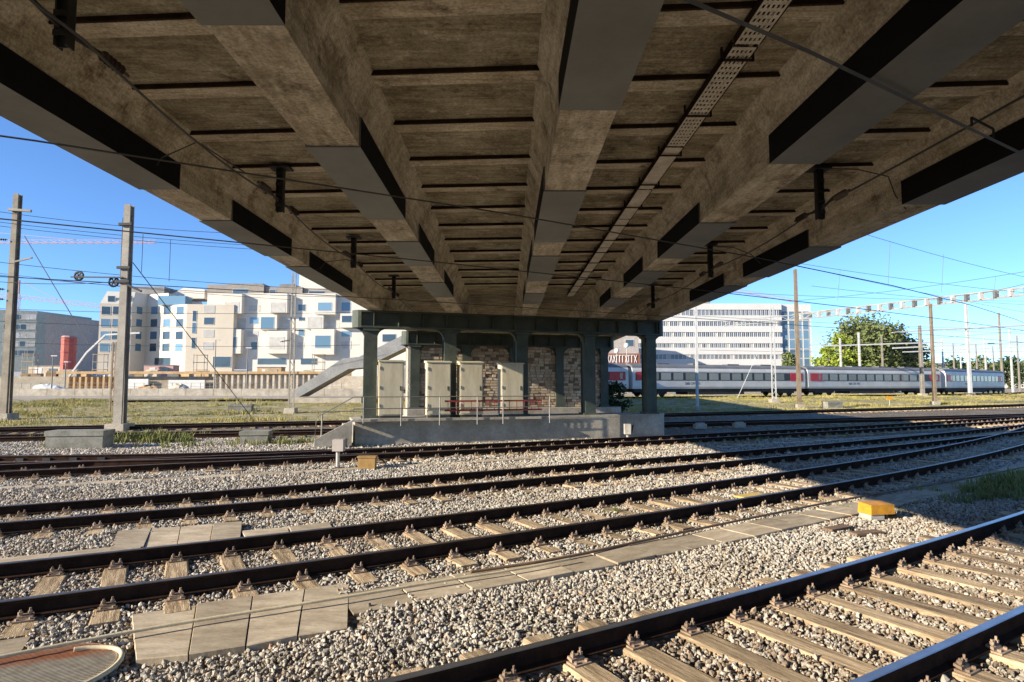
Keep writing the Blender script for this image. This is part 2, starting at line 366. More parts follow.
def chair_mesh():
    mb = MB(); mb.box((0, 0, .007), (.37, .16, .014))
    for s_ in (-1, 1):
        mb.add([(s_*.066, -.065, .03), (s_*.125, -.065, .015), (s_*.125, .065, .015), (s_*.066, .065, .03), (s_*.066, -.06, .046), (s_*.12, -.06, .036), (s_*.12, .06, .036), (s_*.066, .06, .046)], [(0, 3, 2, 1), (4, 5, 6, 7), (0, 1, 5, 4), (1, 2, 6, 5), (2, 3, 7, 6), (3, 0, 4, 7)])
        for t in (-1, 1):
            y = t*.036; mb.tube([(s_*.1, y, .03), (s_*.1, y, .1-.012*(t > 0))], .0095, 6); mb.tube([(s_*.1, y, .05), (s_*.1, y, .072)], .02, 6)
            mb.tube([(s_*.155, t*.05, .012), (s_*.155, t*.05, .032)], .015, 5)
    return mb.mesh('rail_chair', 'chair')
CHAIR = chair_mesh()
SL_RECT = []      # (x, y, ang) of sleepers near enough to keep stones off
def make_track(tr, name, label, x0, x1, sx0, sx1, phase=0, chairs=True, top='rail_top', spacing=.6, loc_x=0, n=60, ga=GA):
    t = thing(name, label, 'railway track', tr.p(loc_x, 0, -.2))
    for s_ in (-1, 1): rail(tr, x0, x1, s_*ga, t, n, top)
    o_ = Vector(t.location)
    for k, x in enumerate(tr.arc(sx0, sx1, spacing, phase)):
        a = tr.ang(x)+math.pi/2+random.gauss(0, .012); p = tr.p(x, random.gauss(0, .025), -.163 if tr is T1 else -.17)
        s_ = inst('sleeper', SLEEPERS[k % 5], t, p-o_, a)
        SL_RECT.append((p.x, p.y, a))
        if chairs:
            for q in (-1, 1):
                inst('rail_chair', CHAIR, s_, (q*ga, 0, 0), random.gauss(0, .02))
    return t
t1 = make_track(T1, 'railway_track', 'nearest railway track with worn wooden sleepers, running out of the lower right corner', -12, 30, -2.6, 14, .35, ga=.785)
t2 = make_track(T2, 'railway_track', 'second railway track from the camera, with slab path and pale hose alongside', -16, 40, -7, 26, .1, top='rail_mid')
t3 = make_track(T3, 'railway_track', 'third railway track from the camera, with two faded yellow sleeper marks', -22, 30, -11, 26, .2, top='rail_mid')
t4 = make_track(T4, 'railway_track', 'rusty turnout track just in front of the concrete plinth and cabinets', -30, 60, -18, 34, .2, top='rail_dull')
for s_ in (-1, 1): rail(T4b, -30, .4, s_*GA, t4, 40, 'rail_dull', .003, 'branch_rail')
t5 = make_track(T5, 'railway_track', 'rusty siding track running behind the concrete plinth under the bridge', -60, 90, -40, 60, .2, chairs=False, top='rail_dull', spacing=.65)
t6 = make_track(T6, 'railway_track', 'farthest rusty siding track along the edge of the dry grass strip', -60, 90, -44, 60, .2, chairs=False, top='rail_dull', spacing=.65)
# cross ties of the turnout switch: black slide chairs beside the left part
slide = MB(); slide.box((0, 0, .05), (.5, .2, .1)); slide.box((.1, 0, .12), (.16, .24, .08)); SL = slide.mesh('slide_chair', 'dark')
for px in (4, 24, 46, 68, 91):
    x = -14.2+px/91*2.9; p = T4b.p(x, GA+.18, -.17)-Vector(t4.location)
    inst('slide_chair', SL, t4, p, T4b.ang(x)+math.pi/2)
# faded yellow marks on sleepers of tracks 2 and 3
def mark(tr, x, off, label):
    mb = MB(); a = tr.ang(x); p = tr.p(x, off, -.155)
    mb.box(p, (.62, .24, .03), a); o = mb.build('sleeper_mark', 'yellow_mark'); return tag(o, label, 'track marker')
mark(T3, 3.05, .1, 'faded yellow marker block lying between the rails of the third track')
mark(T2, 4.55, -.1, 'faded yellow marker block lying between the rails of the second track')
# ---------------------------------------------------------------- slabs, trough lids
SLABS = []
def slab_mesh(l, w_, h=.07):
    mb = MB(); b = .006
    prof = [(-w_/2, -h), (w_/2, -h), (w_/2, -b), (w_/2-b, 0), (-w_/2+b, 0), (-w_/2, -b)]
    mb.prism(prof, [((-l/2, 0, 0), (0, 1, 0), (0, 0, 1)), ((l/2, 0, 0), (0, 1, 0), (0, 0, 1))]); return mb.mesh('lid', 'slab')
def lids(tr, x0, x1, off, l, w_, parent, z=-.165, name='lid'):
    me = slab_mesh(l-.012, w_)
    for x in tr.arc(x0, x1, l, 0):
        a = tr.ang(x)+random.gauss(0, .008); p = tr.p(x, off, z+random.gauss(0, .005))
        o = inst(name, me, parent, p-Vector(parent.location), 0, rot=(random.gauss(0, .008), random.gauss(0, .008), a)); SLABS.append((p.x, p.y, a, l/2, w_/2))
tro = thing('cable_trough', 'long line of concrete cable trough lids between the first and second tracks', 'cable trough', T2.p(0, -1.72, -.22))
lids(T2, -9.6, -4.55, -1.5, 1.0, .42, tro); lids(T2, -2.2, 7.4, -1.8, .62, .6, tro); lids(T2, 7.6, 20, -1.85, 1.0, .6, tro)
tro2 = thing('cable_trough', 'narrow concrete trough lids along the far side of the second track', 'cable trough', T2.p(-6, 1.7, -.22))
lids(T2, -9.0, -4.5, 1.6, 1.0, .36, tro2)
tro3 = thing('cable_trough', 'low line of pale trough lids between the third track and the turnout', 'cable trough', T3.p(0, 2.9, -.22))
lids(T4, -16, 18, -2.15, 1.0, .35, tro3, -.185)
pa = thing('slab_pad', 'pad of four large concrete slabs beside the manhole cover, hose across it', 'paving', (-2.4, 5.8, -.22))
def quad_slabs(parent, tops, bots, h=.075):
    """slabs between two rows of corner points (far row, near row), 12 mm joints"""
    for k in range(len(tops)-1):
        A, B, C_, D = (Vector((q[0], q[1], 0)) for q in (tops[k], tops[k+1], bots[k+1], bots[k])); c = (A+B+C_+D)/4
        z = -.163+random.gauss(0, .005); mb = MB(); Q = [c+(q-c)*(1-.014/(q-c).length) for q in (D, C_, B, A)]
        tz = [random.gauss(0, .004) for _ in range(4)]
        I = [c+(q-c)*(1-.01/(q-c).length) for q in Q]
        mb.add([(q.x, q.y, z-h) for q in Q]+[(q.x, q.y, z-.007+t) for q, t in zip(Q, tz)]+[(q.x, q.y, z+t) for q, t in zip(I, tz)],
               [(3, 2, 1, 0), (8, 9, 10, 11)]+[(i, (i+1) % 4, 4+(i+1) % 4, 4+i) for i in range(4)]+[(4+i, 4+(i+1) % 4, 8+(i+1) % 4, 8+i) for i in range(4)])
        mb.build('slab', 'slab', parent)
        u_ = (B-A).normalized(); a = math.atan2(u_.y, u_.x); SLABS.append((c.x, c.y, a, ((B-A).length+(C_-D).length)/4, ((D-A).length+(C_-B).length)/4*.96))
quad_slabs(pa, [(-3.5, 5.95), (-3.02, 6.2), (-2.57, 6.43), (-2.12, 6.66), (-1.72, 6.9)], [(-2.87, 4.96), (-2.51, 5.05), (-2.13, 5.21), (-1.78, 5.42), (-1.4, 5.6)])
pb = thing('slab_pad', 'pad of tan concrete slabs between the second and third tracks, left of the middle', 'paving', (-4.4, 9.3, -.22))
quad_slabs(pb, [(-5.66, 9.2), (-5.3, 9.44), (-4.92, 9.53), (-4.51, 9.7), (-4.11, 9.8)], [(-5.05, 8.03), (-4.78, 8.34), (-4.4, 8.45), (-4.06, 8.65), (-3.71, 8.8)])
quad_slabs(pb, [(-3.9, 9.22), (-3.3, 9.5), (-2.75, 9.78)], [(-3.62, 8.75), (-3.08, 9.02), (-2.55, 9.3)])
# ---------------------------------------------------------------- bridge
ZB = CAM_H+2.72; ZS = CAM_H+3.5; ZP = CAM_H+3.06
BX = [(-5.09, -4.57), (-2.29, -1.70), (.517, 1.08), (3.22, 3.80), (5.93, 6.54)]
BY0, BY1 = -32, 74
br = thing('road_bridge', 'concrete road bridge overhead with five beams, dark cladding sheets and green steel columns', 'bridge', (0, 24, -.2))
mb = MB()                                                       # deck slab with kerbs and parapets
mb.bx(-5.085, 6.535, BY0, BY1, ZS, ZS+.38)
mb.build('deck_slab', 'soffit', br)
mb = MB(); mb.bx(-5.087, -4.8, BY0, BY1, ZS+.383, ZS+1.35); mb.build('parapet', 'beam_concrete', br)
mb = MB(); mb.bx(6.25, 6.537, BY0, BY1, ZS+.383, ZS+1.35); mb.build('parapet', 'beam_concrete', br)
CLAD = [[(-3, 8.45), (10.1, 12.9), (14.1, 18)], [(-2, 4.5), (6.9, 10.0), (11.6, 14.0), (16.3, 19)],
        [(1.2, 5.93), (8.5, 11.6), (12.9, 16.0), (18.2, 20.6)], [(1.5, 7.4), (10.2, 13.1), (14.6, 17.0), (19.2, 21.5)], [(4.6, 9.1), (12, 15.4), (16.8, 20)]]
for i, (x0, x1) in enumerate(BX):
    fl = .2
    prof = [(x0, ZB), (x1, ZB), (x1, ZP), (x1+fl*.25, ZP+.16), (x1+fl, ZS-.003), (x0-fl, ZS-.003), (x0-fl*.25, ZP+.16), (x0, ZP)]
    if i == 0: prof = prof[:5]+[(x0, ZS-.003)]
    if i == 4: prof = [(x0, ZB), (x1, ZB), (x1, ZS-.003)]+prof[5:]
    ys = list(np.arange(BY0, BY1+.1, 2.0)); mb = MB()
    mb.prism(prof, [((0, y, 0), (1, 0, 0), (0, 0, 1)) for y in ys]); bo = mb.build('beam', 'beam_concrete', br)
    for (y0, y1) in CLAD[i]:
        mb = MB(); g = .012; t_ = .008
        P2 = [(x0-g-t_, ZP), (x0-g-t_, ZB-g-t_), (x1+g+t_, ZB-g-t_), (x1+g+t_, ZP), (x1+.001, ZP+.004), (x1+g, ZB-g), (x0-g, ZB-g), (x0-.001, ZP+.004)]
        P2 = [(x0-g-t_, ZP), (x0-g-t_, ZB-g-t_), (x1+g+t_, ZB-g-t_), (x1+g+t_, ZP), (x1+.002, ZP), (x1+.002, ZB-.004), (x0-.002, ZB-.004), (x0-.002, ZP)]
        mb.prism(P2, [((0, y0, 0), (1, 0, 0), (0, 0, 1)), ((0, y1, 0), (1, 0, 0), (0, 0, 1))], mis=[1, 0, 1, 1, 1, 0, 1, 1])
        mb.build('cladding_sheet', ['cladding', 'cladding_side'], bo)
BAYS = [(BX[k][1]+.2, BX[k+1][0]-.2) for k in range(4)]
for k, (x0, x1) in enumerate(BAYS):
    for j in range(17):
        yc = .05+1.32*j+(.35, 0, .12, .3)[k]
        sk = -.07; hw = (x1-x0)/2+.06; xc = (x0+x1)/2
        A = [(xc-hw, yc-sk*-hw*-1), (xc+hw, yc+sk*hw)]
        yl = yc-sk*hw; yr = yc+sk*hw
        mb = MB(); d = .055; wd = .27
        mb.add([(xc-hw, yl, ZS-d), (xc+hw, yr, ZS-d), (xc+hw, yr+wd, ZS-d+.012), (xc-hw, yl+wd, ZS-d+.012), (xc-hw, yl, ZS-.001), (xc+hw, yr, ZS-.001), (xc+hw, yr+wd+.05, ZS-.001), (xc-hw, yl+wd+.05, ZS-.001)],
               [(0, 3, 2, 1), (4, 5, 6, 7), (0, 1, 5, 4), (1, 2, 6, 5), (2, 3, 7, 6), (3, 0, 4, 7)])
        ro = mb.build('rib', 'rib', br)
        mb = MB(); e = .03  # dark strip in front of the rib: its shadow gap painted as colour
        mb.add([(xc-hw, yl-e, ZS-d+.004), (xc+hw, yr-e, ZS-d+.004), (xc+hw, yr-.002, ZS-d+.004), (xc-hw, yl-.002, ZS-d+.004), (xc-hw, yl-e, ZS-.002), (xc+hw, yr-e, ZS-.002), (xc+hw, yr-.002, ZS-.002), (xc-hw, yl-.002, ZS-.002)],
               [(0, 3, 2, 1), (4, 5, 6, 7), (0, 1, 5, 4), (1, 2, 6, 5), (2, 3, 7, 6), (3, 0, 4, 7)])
        mb.build('rib_shade_strip', 'rib_shade_tray_steel', ro)
# perforated cable tray between beams 3 and 4
tray = thing('cable_tray', 'perforated zinc cable tray running lengthwise under the bridge deck', 'cable tray', (2.33, 5, ZS-.2))
yy = -.5; kk = 0
while yy < 23:
    L = 1.9 if kk % 3 else 2.6
    mb = MB(); x0, x1 = 2.22, 2.46; z = ZS-.17
    nX, nY = 5, max(4, int(L/.11))
    xs = np.linspace(x0, x1, nX*2+2); ysb = np.linspace(yy, yy+L-.06, nY*2+2)
    if yy < 10 and kk % 3 != 1:                # punched sheet: strips with holes between
        for a in range(nX*2+1):
            if a % 2 == 0: mb.bx(xs[a], xs[a+1], yy, yy+L-.06, z, z+.004)
        for b in range(nY*2+1):
            if b % 2 == 0: mb.bx(x0, x1, ysb[b], ysb[b+1], z+.0042, z+.008)
    else: mb.bx(x0, x1, yy, yy+L-.06, z, z+.006)
    mb.bx(x0-.012, x0-.002, yy, yy+L-.06, z-.004, z+.075, 1); mb.bx(x1+.002, x1+.012, yy, yy+L-.06, z-.004, z+.075, 1)
    mb.build('tray_section', ['tray', 'rib_shade_tray_steel'], tray); yy += L; kk += 1
for y in np.arange(.8, 23, 1.32):
    mb = MB(); mb.bx(2.17, 2.19, y, y+.03, ZS-.2, ZS-.06); mb.bx(2.49, 2.51, y, y+.03, ZS-.2, ZS-.06); mb.bx(2.17, 2.51, y, y+.03, ZS-.2, ZS-.185); mb.build('hanger_strap', 'rib_shade_tray_steel', tray)
mb = MB(); mb.bx(2.3, 2.38, -.5, 23, ZS-.155, ZS-.1); mb.build('cable', 'dark', tray)
# ---- bents
BS = .3135; BA = math.atan(BS)
def bent(c0, xs, ztop, zbot, zbase, tag_):
    u = Vector((math.cos(BA), math.sin(BA), 0)); n = Vector((-u.y, u.x, 0))
    P = lambda x: Vector((x, c0+BS*x, 0))
    a = P(xs[0]-.35); b = P(xs[-1]+.35)
    mb = MB(); hw = .3
    prof = [(-hw, zbot+.0), (hw, zbot), (hw, zbot+.07), (hw*.55, zbot+.075), (hw*.55, ztop-.075), (hw, ztop-.07), (hw, ztop-.004), (-hw, ztop-.004), (-hw, ztop-.07), (-hw*.55, ztop-.075), (-hw*.55, zbot+.075), (-hw, zbot+.07)]
    mb.prism(prof, [(a, n, (0, 0, 1)), (b, n, (0, 0, 1))])
    for e, sgn in ((a, -1), (b, 1)):                 # rounded end drum
        c = e; ring = []
        for k in range(9):
            t = -math.pi/2+math.pi*k/8; ring.append(c+n*(hw*math.sin(t))+u*(sgn*hw*math.cos(t)))
        vs_ = [r+Vector((0, 0, zbot)) for r in ring]+[r+Vector((0, 0, ztop-.006)) for r in ring]
        mb.add(vs_, [(k, k+1, 9+k+1, 9+k) for k in range(8)]+[tuple(range(8, -1, -1)), tuple(range(9, 18))])
    L = (b-a).length
    for k in range(int(L/.9)+1):                     # stiffeners
        c = a+u*(.45+.9*k)
        if (c-a).length < L: mb.box(c+Vector((0, 0, (zbot+ztop)/2))-n*.24, (.03, .14, ztop-zbot-.16), BA)
    mb.build('cross_beam', 'green', br)
    for x in xs:
        c = P(x); mb = MB(); w_ = .23; d_ = .2; z0 = zbase; z1 = zbot
        for s_ in (-1, 1): mb.box(c+n*(s_*d_)+Vector((0, 0, (z0+z1)/2)), (2*w_, .03, z1-z0), BA)
        mb.box(c+Vector((0, 0, (z0+z1)/2)), (.05, 2*d_-.03, z1-z0-.004), BA)
        for s_ in (-1, 1): mb.box(c+u*(s_*(w_-.06))+Vector((0, 0, (z0+z1)/2)), (.03, 2*d_-.034, z1-z0-.008), BA)
        mb.box(c+Vector((0, 0, z0+.04)), (.62, .54, .08), BA); mb.box(c+Vector((0, 0, z1-.06)), (.58, .56, .1), BA)
        co = mb.build('column', 'green', br)
        for s_ in (-1, 1):                           # curved knee brackets
            mb = MB(); r = .36 if tag_ == 'front' else .5; pts = []
            for k in range(7):
                t = math.pi/2*k/6; pts.append((s_*(w_+r-r*math.sin(t)), z1-.01-r+r*math.cos(t)))
            pts = [(s_*w_, z1-.01)]+pts
            pf = [(q[0], q[1]) for q in pts]
            vs_ = [c+u*q[0]+n*.12+Vector((0, 0, q[1])) for q in pf]+[c+u*q[0]-n*.12+Vector((0, 0, q[1])) for q in pf]
            m_ = len(pf); fs = [tuple(range(m_)), tuple(range(2*m_-1, m_-1, -1))]+[(k, (k+1) % m_, m_+(k+1) % m_, m_+k) for k in range(m_)]
            mb.add(vs_, fs); mb.build('knee_bracket', 'green', co)
C0 = 24.3
bent(C0, [-5.04, -2.24, .5, 3.27, 5.95], ZB, 4.03, .75, 'front')
C1 = 33.0
bent(C1, [-4.75, -2.2, .25, 2.75, 5.3], ZB, 3.98, .75, 'rear')
# bearings between cross beam and beams
for (x0, x1) in BX:
    pass
# ---- front plinth (platform)
pl = thing('concrete_plinth', 'long raised concrete plinth carrying the front columns, cabinets and railing', 'plinth', (0, 24, -.2), 0)
u = Vector((math.cos(BA), math.sin(BA), 0)); n_ = Vector((-u.y, u.x, 0))
def LP(x, off=0, z=0): return Vector((x, C0+BS*x, z))+n_*off
def plan_prism(mb, pts, z0, z1):
    k = len(pts); vs_ = [(p[0], p[1], z0) for p in pts]+[(p[0], p[1], z1) for p in pts]
    mb.add(vs_, [tuple(range(k-1, -1, -1)), tuple(range(k, 2*k))]+[(i, (i+1) % k, k+(i+1) % k, k+i) for i in range(k)])
mb = MB(); plan_prism(mb, [LP(-5.55, -.45), LP(4.4, -.45), LP(6.5, -.1), LP(6.9, .5), LP(6.6, 1.2), LP(-5.55, 1.2)], -.4, .66); mb.build('base', 'concrete', pl)
mb = MB(); plan_prism(mb, [LP(-5.65, -.8), LP(1.05, -.8), LP(1.05, 1.1), LP(-5.65, 1.1)], .663, .75); mb.build('walkway', 'concrete', pl)
mb = MB(); plan_prism(mb, [LP(1.06, -.455), LP(4.42, -.455), LP(6.52, -.105), LP(6.92, .5), LP(6.62, 1.22), LP(1.06, 1.22)], .664, .752); mb.build('coping', 'concrete', pl)
for k in range(4):
    mb = MB(); x1 = -5.66-.27*k; plan_prism(mb, [LP(x1-.27, -.7), LP(x1, -.7), LP(x1, .5), LP(x1-.27, .5)], -.4, .56-.2*k); mb.build('step', 'concrete', pl)
mb = MB()                                                        # sloped stair cheek
for off in (-.86,):
    a = [LP(-5.66, off), LP(-6.85, off), LP(-6.85, off-.12), LP(-5.66, off-.12)]
    mb.add([a[0]+Vector((0, 0, .745)), a[1]+Vector((0, 0, .1)), a[2]+Vector((0, 0, .1)), a[3]+Vector((0, 0, .745)), a[0]+Vector((0, 0, .2)), a[1]+Vector((0, 0, -.35)), a[2]+Vector((0, 0, -.35)), a[3]+Vector((0, 0, .2))],
           [(0, 1, 2, 3), (7, 6, 5, 4), (0, 4, 5, 1), (1, 5, 6, 2), (2, 6, 7, 3), (3, 7, 4, 0)])
mb.build('stair_cheek', 'concrete', pl)
# railing
rl = thing('railing', 'thin galvanised railing along the front edge of the concrete plinth', 'railing', LP(-2, -.93, .75))
for px in (348, 386, 425, 463, 489, 536):
    m_ = (px-508)/FPX; x = m_*(C0-.95)/(1-BS*m_)+.27
    mb = MB(); p = LP(x, -.86); mb.tube([p+Vector((0, 0, .5)), p+Vector((0, 0, 1.53))], .022, 6); mb.build('post', 'galv', rl)
for z in (1.53, 1.12):
    mb = MB(); mb.tube([LP(-5.63, -.86, z), LP(1.4, -.86, z)], .018, 6); mb.build('handrail', 'galv', rl)
mb = MB(); mb.tube([LP(-5.63, -.86, 1.53), LP(-6.8, -.86, .85), LP(-6.85, -.86, -.15)], .02, 6); mb.build('handrail', 'galv', rl)
mb = MB(); mb.tube([LP(-6.6, .5, .9), LP(-6.62, .5, -.15)], .025, 6); mb.build('post', 'galv', rl)
# ladder
ld = thing('ladder', 'rusty red ladder stored lengthwise on the plinth railing', 'ladder', LP(-2.6, -.9, 1.0))
xa, xb = -2.55, 1.05
for z in (1.36, 1.02):
    mb = MB(); mb.bar(LP(xa, -.815, z), LP(xb, -.815, z), .03, .06); mb.build('stile', 'red', ld)
for k in range(13):
    x = xa+.12+k*(xb-xa-.24)/12; mb = MB(); mb.bar(LP(x, -.815, 1.052), LP(x, -.815, 1.328), .025); mb.build('rung', 'red', ld)
# cabinets
CABL = ['tall beige equipment cabinet beside the leftmost front column', 'tall beige equipment cabinet in front of the second column, second from the left',
        'tall beige equipment cabinet third from the left on the plinth', 'tall beige equipment cabinet at the right, half in diagonal shadow']
for k, (px, off, h) in enumerate(((391, -.18, 2.1), (438, -.38, 2.08), (470, -.38, 2.08), (510.5, -.36, 2.06))):
    m_ = (px-508)/FPX; cc = C0+off/math.cos(BA); x = m_*cc/(1-BS*m_)
    p = Vector((x, cc+BS*x, .75)); cb = thing('equipment_cabinet', CABL[k], 'cabinet', p, BA, 'beige cabinets on the plinth')
    W, D = .88, .5
    def part(nm, mt, f):
        q = MB(); f(q); me = q.mesh(nm, mt); return inst(nm, me, cb, (0, 0, 0))
    part('base', 'cab_dark', lambda q: q.bx(-W/2+.03, W/2-.03, -D/2+.03, D/2-.03, 0, .1))
    part('body', 'cabinet', lambda q: q.bx(-W/2, W/2, -D/2, D/2, .1, h-.06))
    part('roof', 'cabinet', lambda q: q.add([(-W/2-.03, -D/2-.05, h-.058), (W/2+.03, -D/2-.05, h-.058), (W/2+.03, D/2+.03, h-.058), (-W/2-.03, D/2+.03, h-.058), (-W/2-.03, -D/2-.05, h-.02), (W/2+.03, -D/2-.05, h-.02), (W/2+.03, D/2+.03, h+.03), (-W/2-.03, D/2+.03, h+.03)], [(0, 3, 2, 1), (4, 5, 6, 7), (0, 1, 5, 4), (1, 2, 6, 5), (2, 3, 7, 6), (3, 0, 4, 7)]))
    do = part('door', 'cabinet', lambda q: q.bx(-W/2+.035, W/2-.035, -D/2-.022, -D/2-.002, .15, h-.11))
    for zz in (.4, 1.05, h-.35):
        q = MB(); q.tube([(-W/2+.03, -D/2-.03, zz), (-W/2+.03, -D/2-.03, zz+.12)], .014, 6); inst('hinge', q.mesh('hinge', 'galv'), do, (0, 0, 0))
    me = MB(); me.bx(W/2-.13, W/2-.1, -D/2-.045, -D/2-.023, 1.0, 1.16); inst('handle', me.mesh('handle', 'dark'), do, (0, 0, 0))
# rear plinth and brick pier wall
rp = thing('concrete_plinth', 'concrete base under the brick pier wall behind the siding', 'plinth', (0, 33, -.2))
def RP(x, off=0, z=0): return Vector((x, C1+BS*x, z))+n_*off
mb = MB(); plan_prism(mb, [RP(-5.2, -.9), RP(5.6, -.9), RP(6.1, -.5), RP(6.1, 2.2), RP(-5.2, 2.2)], -.4, .75); mb.build('base', 'concrete', rp)
bw = thing('brick_pier_wall', 'sunlit brown brick wall between the rear bridge columns', 'wall', RP(0, .5, .75), BA)
mb = MB(); plan_prism(mb, [RP(-4.95, -.03), RP(5.2, -.03), RP(5.2, 1.6), RP(-4.95, 1.6)], .752, ZB-.02); mb.build('core', 'mortar', bw)
mb = MB(); rr = random.Random(3); z = .76; row = 0
while z < ZB-.2:
    hh = rr.uniform(.13, .17); x = -4.93+(.12 if row % 2 else 0)
    while x < 5.05:
        L = rr.uniform(.24, .44); L = min(L, 5.18-x); dp = rr.uniform(.025, .07)
        mb.box(RP(x+L/2*math.cos(BA), -.03-dp/2, z+hh/2), (L-.035, dp+.02, hh-.03), BA, rr.choice((0, 0, 1, 1, 2))); x += L*math.cos(BA)
    z += hh; row += 1
tag(mb.build('brick_facing', ['brick', 'brick_pale', 'brick_dark'], bw), kind='stuff')
z = .77; row = 0
while z < ZB-.3:
    hh = .3; L = .5 if row % 2 else .28
    mb = MB(); mb.box(RP(-5.0+L/2-.1, .0, z+hh/2), (L, .3, hh-.025), BA); mb.build('quoin', 'quoin', bw); z += hh; row += 1
# ---------------------------------------------------------------- catenary under and beside the bridge
def wire(name, pts, r, label, group=None, m='wire', sag=0, n=4, seg=14, cat='wire'):
    P = []
    for i in range(len(pts)-1):
        a, b = Vector(pts[i]), Vector(pts[i+1])
        for k in range(seg):
            t = k/seg; p = a.lerp(b, t); p.z -= sag*4*t*(1-t); P.append(p)
    P.append(Vector(pts[-1])); mb = MB(); mb.tube(P, r, n); o = mb.build(name, m); return tag(o, label, cat, group)
def along(tr, x0, x1, off, z, k=10): return [tr.p(x0+(x1-x0)*i/k, off, z) for i in range(k+1)]
wire('contact_wire', along(T1, -8, 26, -.38, 4.6), .02, 'overhead contact wire above the nearest track, crossing the top right corner', m='wire_light', seg=2)
wire('contact_wire', along(T2, -30, 40, 0, 4.53, 14), .011, 'overhead contact wire above the second track under the bridge', seg=2)
wire('contact_wire', along(T3, -40, 50, 0, 4.53, 14), .011, 'overhead contact wire above the third track under the bridge', seg=2)
wire('contact_wire', along(T4, -50, 60, 0, 4.55, 14), .011, 'overhead contact wire above the turnout track in front of the plinth', seg=2)
HL = []
def hanger(x, y, zb, label):
    h = thing('catenary_hanger', label, 'hanger', (x, y, ZS), 0, 'dark hangers under the bridge deck')
    mb = MB(); mb.bx(x-.16, x+.16, y-.12, y+.12, ZS-.085, ZS-.058); mb.build('top_plate', 'dark', h)
    mb = MB(); mb.bx(x-.055, x-.04, y-.05, y+.05, zb, ZS-.086); mb.bx(x+.04, x+.055, y-.05, y+.05, zb, ZS-.086); mb.bx(x-.039, x+.039, y-.006, y+.006, zb, ZS-.086)
    for k in range(4): mb.bx(x-.06, x+.06, y-.058, y-.051, zb+.08+.17*k, zb+.13+.17*k)
    mb.build('drop_post', 'dark', h)
    mb = MB(); mb.tube([(x, y-.07, zb+.15), (x-.02, y-.45, zb+.22)], .02, 6); mb.tube([(x, y+.07, zb+.15), (x, y+.45, zb+.2)], .02, 6); mb.build('bracket_arm', 'dark', h)
    for s_ in (-1, 1):
        mb = MB(); yb = y+s_*.5
        for k in range(5): mb.tube([(x, yb+s_*.06*k, zb+.2), (x, yb+s_*(.06*k+.035), zb+.2)], [.055, .03], 8)
        mb.tube([(x, yb-s_*.05, zb+.2), (x, yb+s_*.36, zb+.2)], .02, 6); mb.build('insulator', 'insul', h)
    return h
for (y, l) in ((5.0, 'dark steel catenary hanger at the top left corner'), (9.64, 'dark catenary hanger with insulators, left bay, second from the camera'), (14.3, 'dark catenary hanger in the left bay, third from the camera'), (19.4, 'small dark catenary hanger at the far end of the left bay')):
    hanger(-3.6 if y > 6 else -3.7, y, CAM_H+(2.72 if y > 6 else 2.8), l)
for (y, l) in ((9.64, 'dark catenary hanger in the right bay, nearest to the camera'), (14.97, 'dark catenary hanger in the right bay, second from the camera'), (21.0, 'small dark catenary hanger at the far end of the right bay')):
    hanger(4.95, y, CAM_H+2.62, l)
zf = CAM_H+2.92
wire('feeder_cable', [(-3.6, -4, zf+.1), (-3.6, 5.1, zf), (-3.6, 9.64, zf), (-3.6, 14.3, zf), (-3.6, 19.4, zf), (-3.6, 26, zf)], .014, 'dark feeder cable strung lengthwise under the left bay of the bridge', sag=.12, n=5)
wire('feeder_cable', [(4.95, -4, zf), (4.95, 9.64, zf-.1), (4.95, 14.97, zf-.1), (4.95, 21, zf-.1), (4.95, 26, zf-.1)], .014, 'dark feeder cable strung lengthwise under the right bay of the bridge', sag=.1, n=5)
def loop(name, pts, label):
    mb = MB(); mb.tube(pts, .01, 5); return tag(mb.build(name, 'wire'), label, 'cable', 'slack jumper cables under the bridge')
loop('jumper_cable', [(-3.6, 8.3, zf-.02), (-4.1, 8.0, ZS-.3), (-4.5, 7.9, ZS-.55), (-4.5, 7.8, ZB+.1)], 'slack jumper cable hanging on the left edge beam')
loop('jumper_cable', [(-3.6, 14.9, zf), (-4.0, 15.2, ZS-.4), (-4.45, 15.0, ZS-.5), (-4.5, 14.7, ZB+.05)], 'slack jumper cable far down the left edge beam')
loop('jumper_cable', [(4.9, 9.5, ZS-.1), (5.5, 9.5, ZS-.12), (5.85, 9.3, ZS-.3), (5.88, 9.2, ZB+.15), (6.1, 9.3, ZB-.03)], 'jumper cable bent round the right edge beam')
loop('jumper_cable', [(4.9, 14.9, ZS-.1), (5.5, 14.9, ZS-.15), (5.8, 14.6, ZB+.4), (5.86, 14.2, ZB+.1)], 'jumper cable by the second hanger of the right bay')
cl = thing('wire_clamp', 'small dark clamp frame on the contact wire at the right', 'clamp', T1.p(4.75, -.38, 4.6)); q = T1.p(4.6, -.38, 4.625); q2 = T1.p(5.05, -.38, 4.625)
for a, b in ((q, q+Vector((0, 0, .09))), (q2, q2+Vector((0, 0, .09))), (q+Vector((0, 0, .09)), q2+Vector((0, 0, .09)))):
    mb = MB(); mb.bar(a, b, .018); mb.build('clamp_bar', 'dark', cl)
WO_ = ['first', 'second', 'third', 'fourth', 'fifth', 'sixth', 'seventh', 'eighth', 'ninth', 'tenth', 'eleventh', 'twelfth', 'thirteenth', 'fourteenth', 'fifteenth']
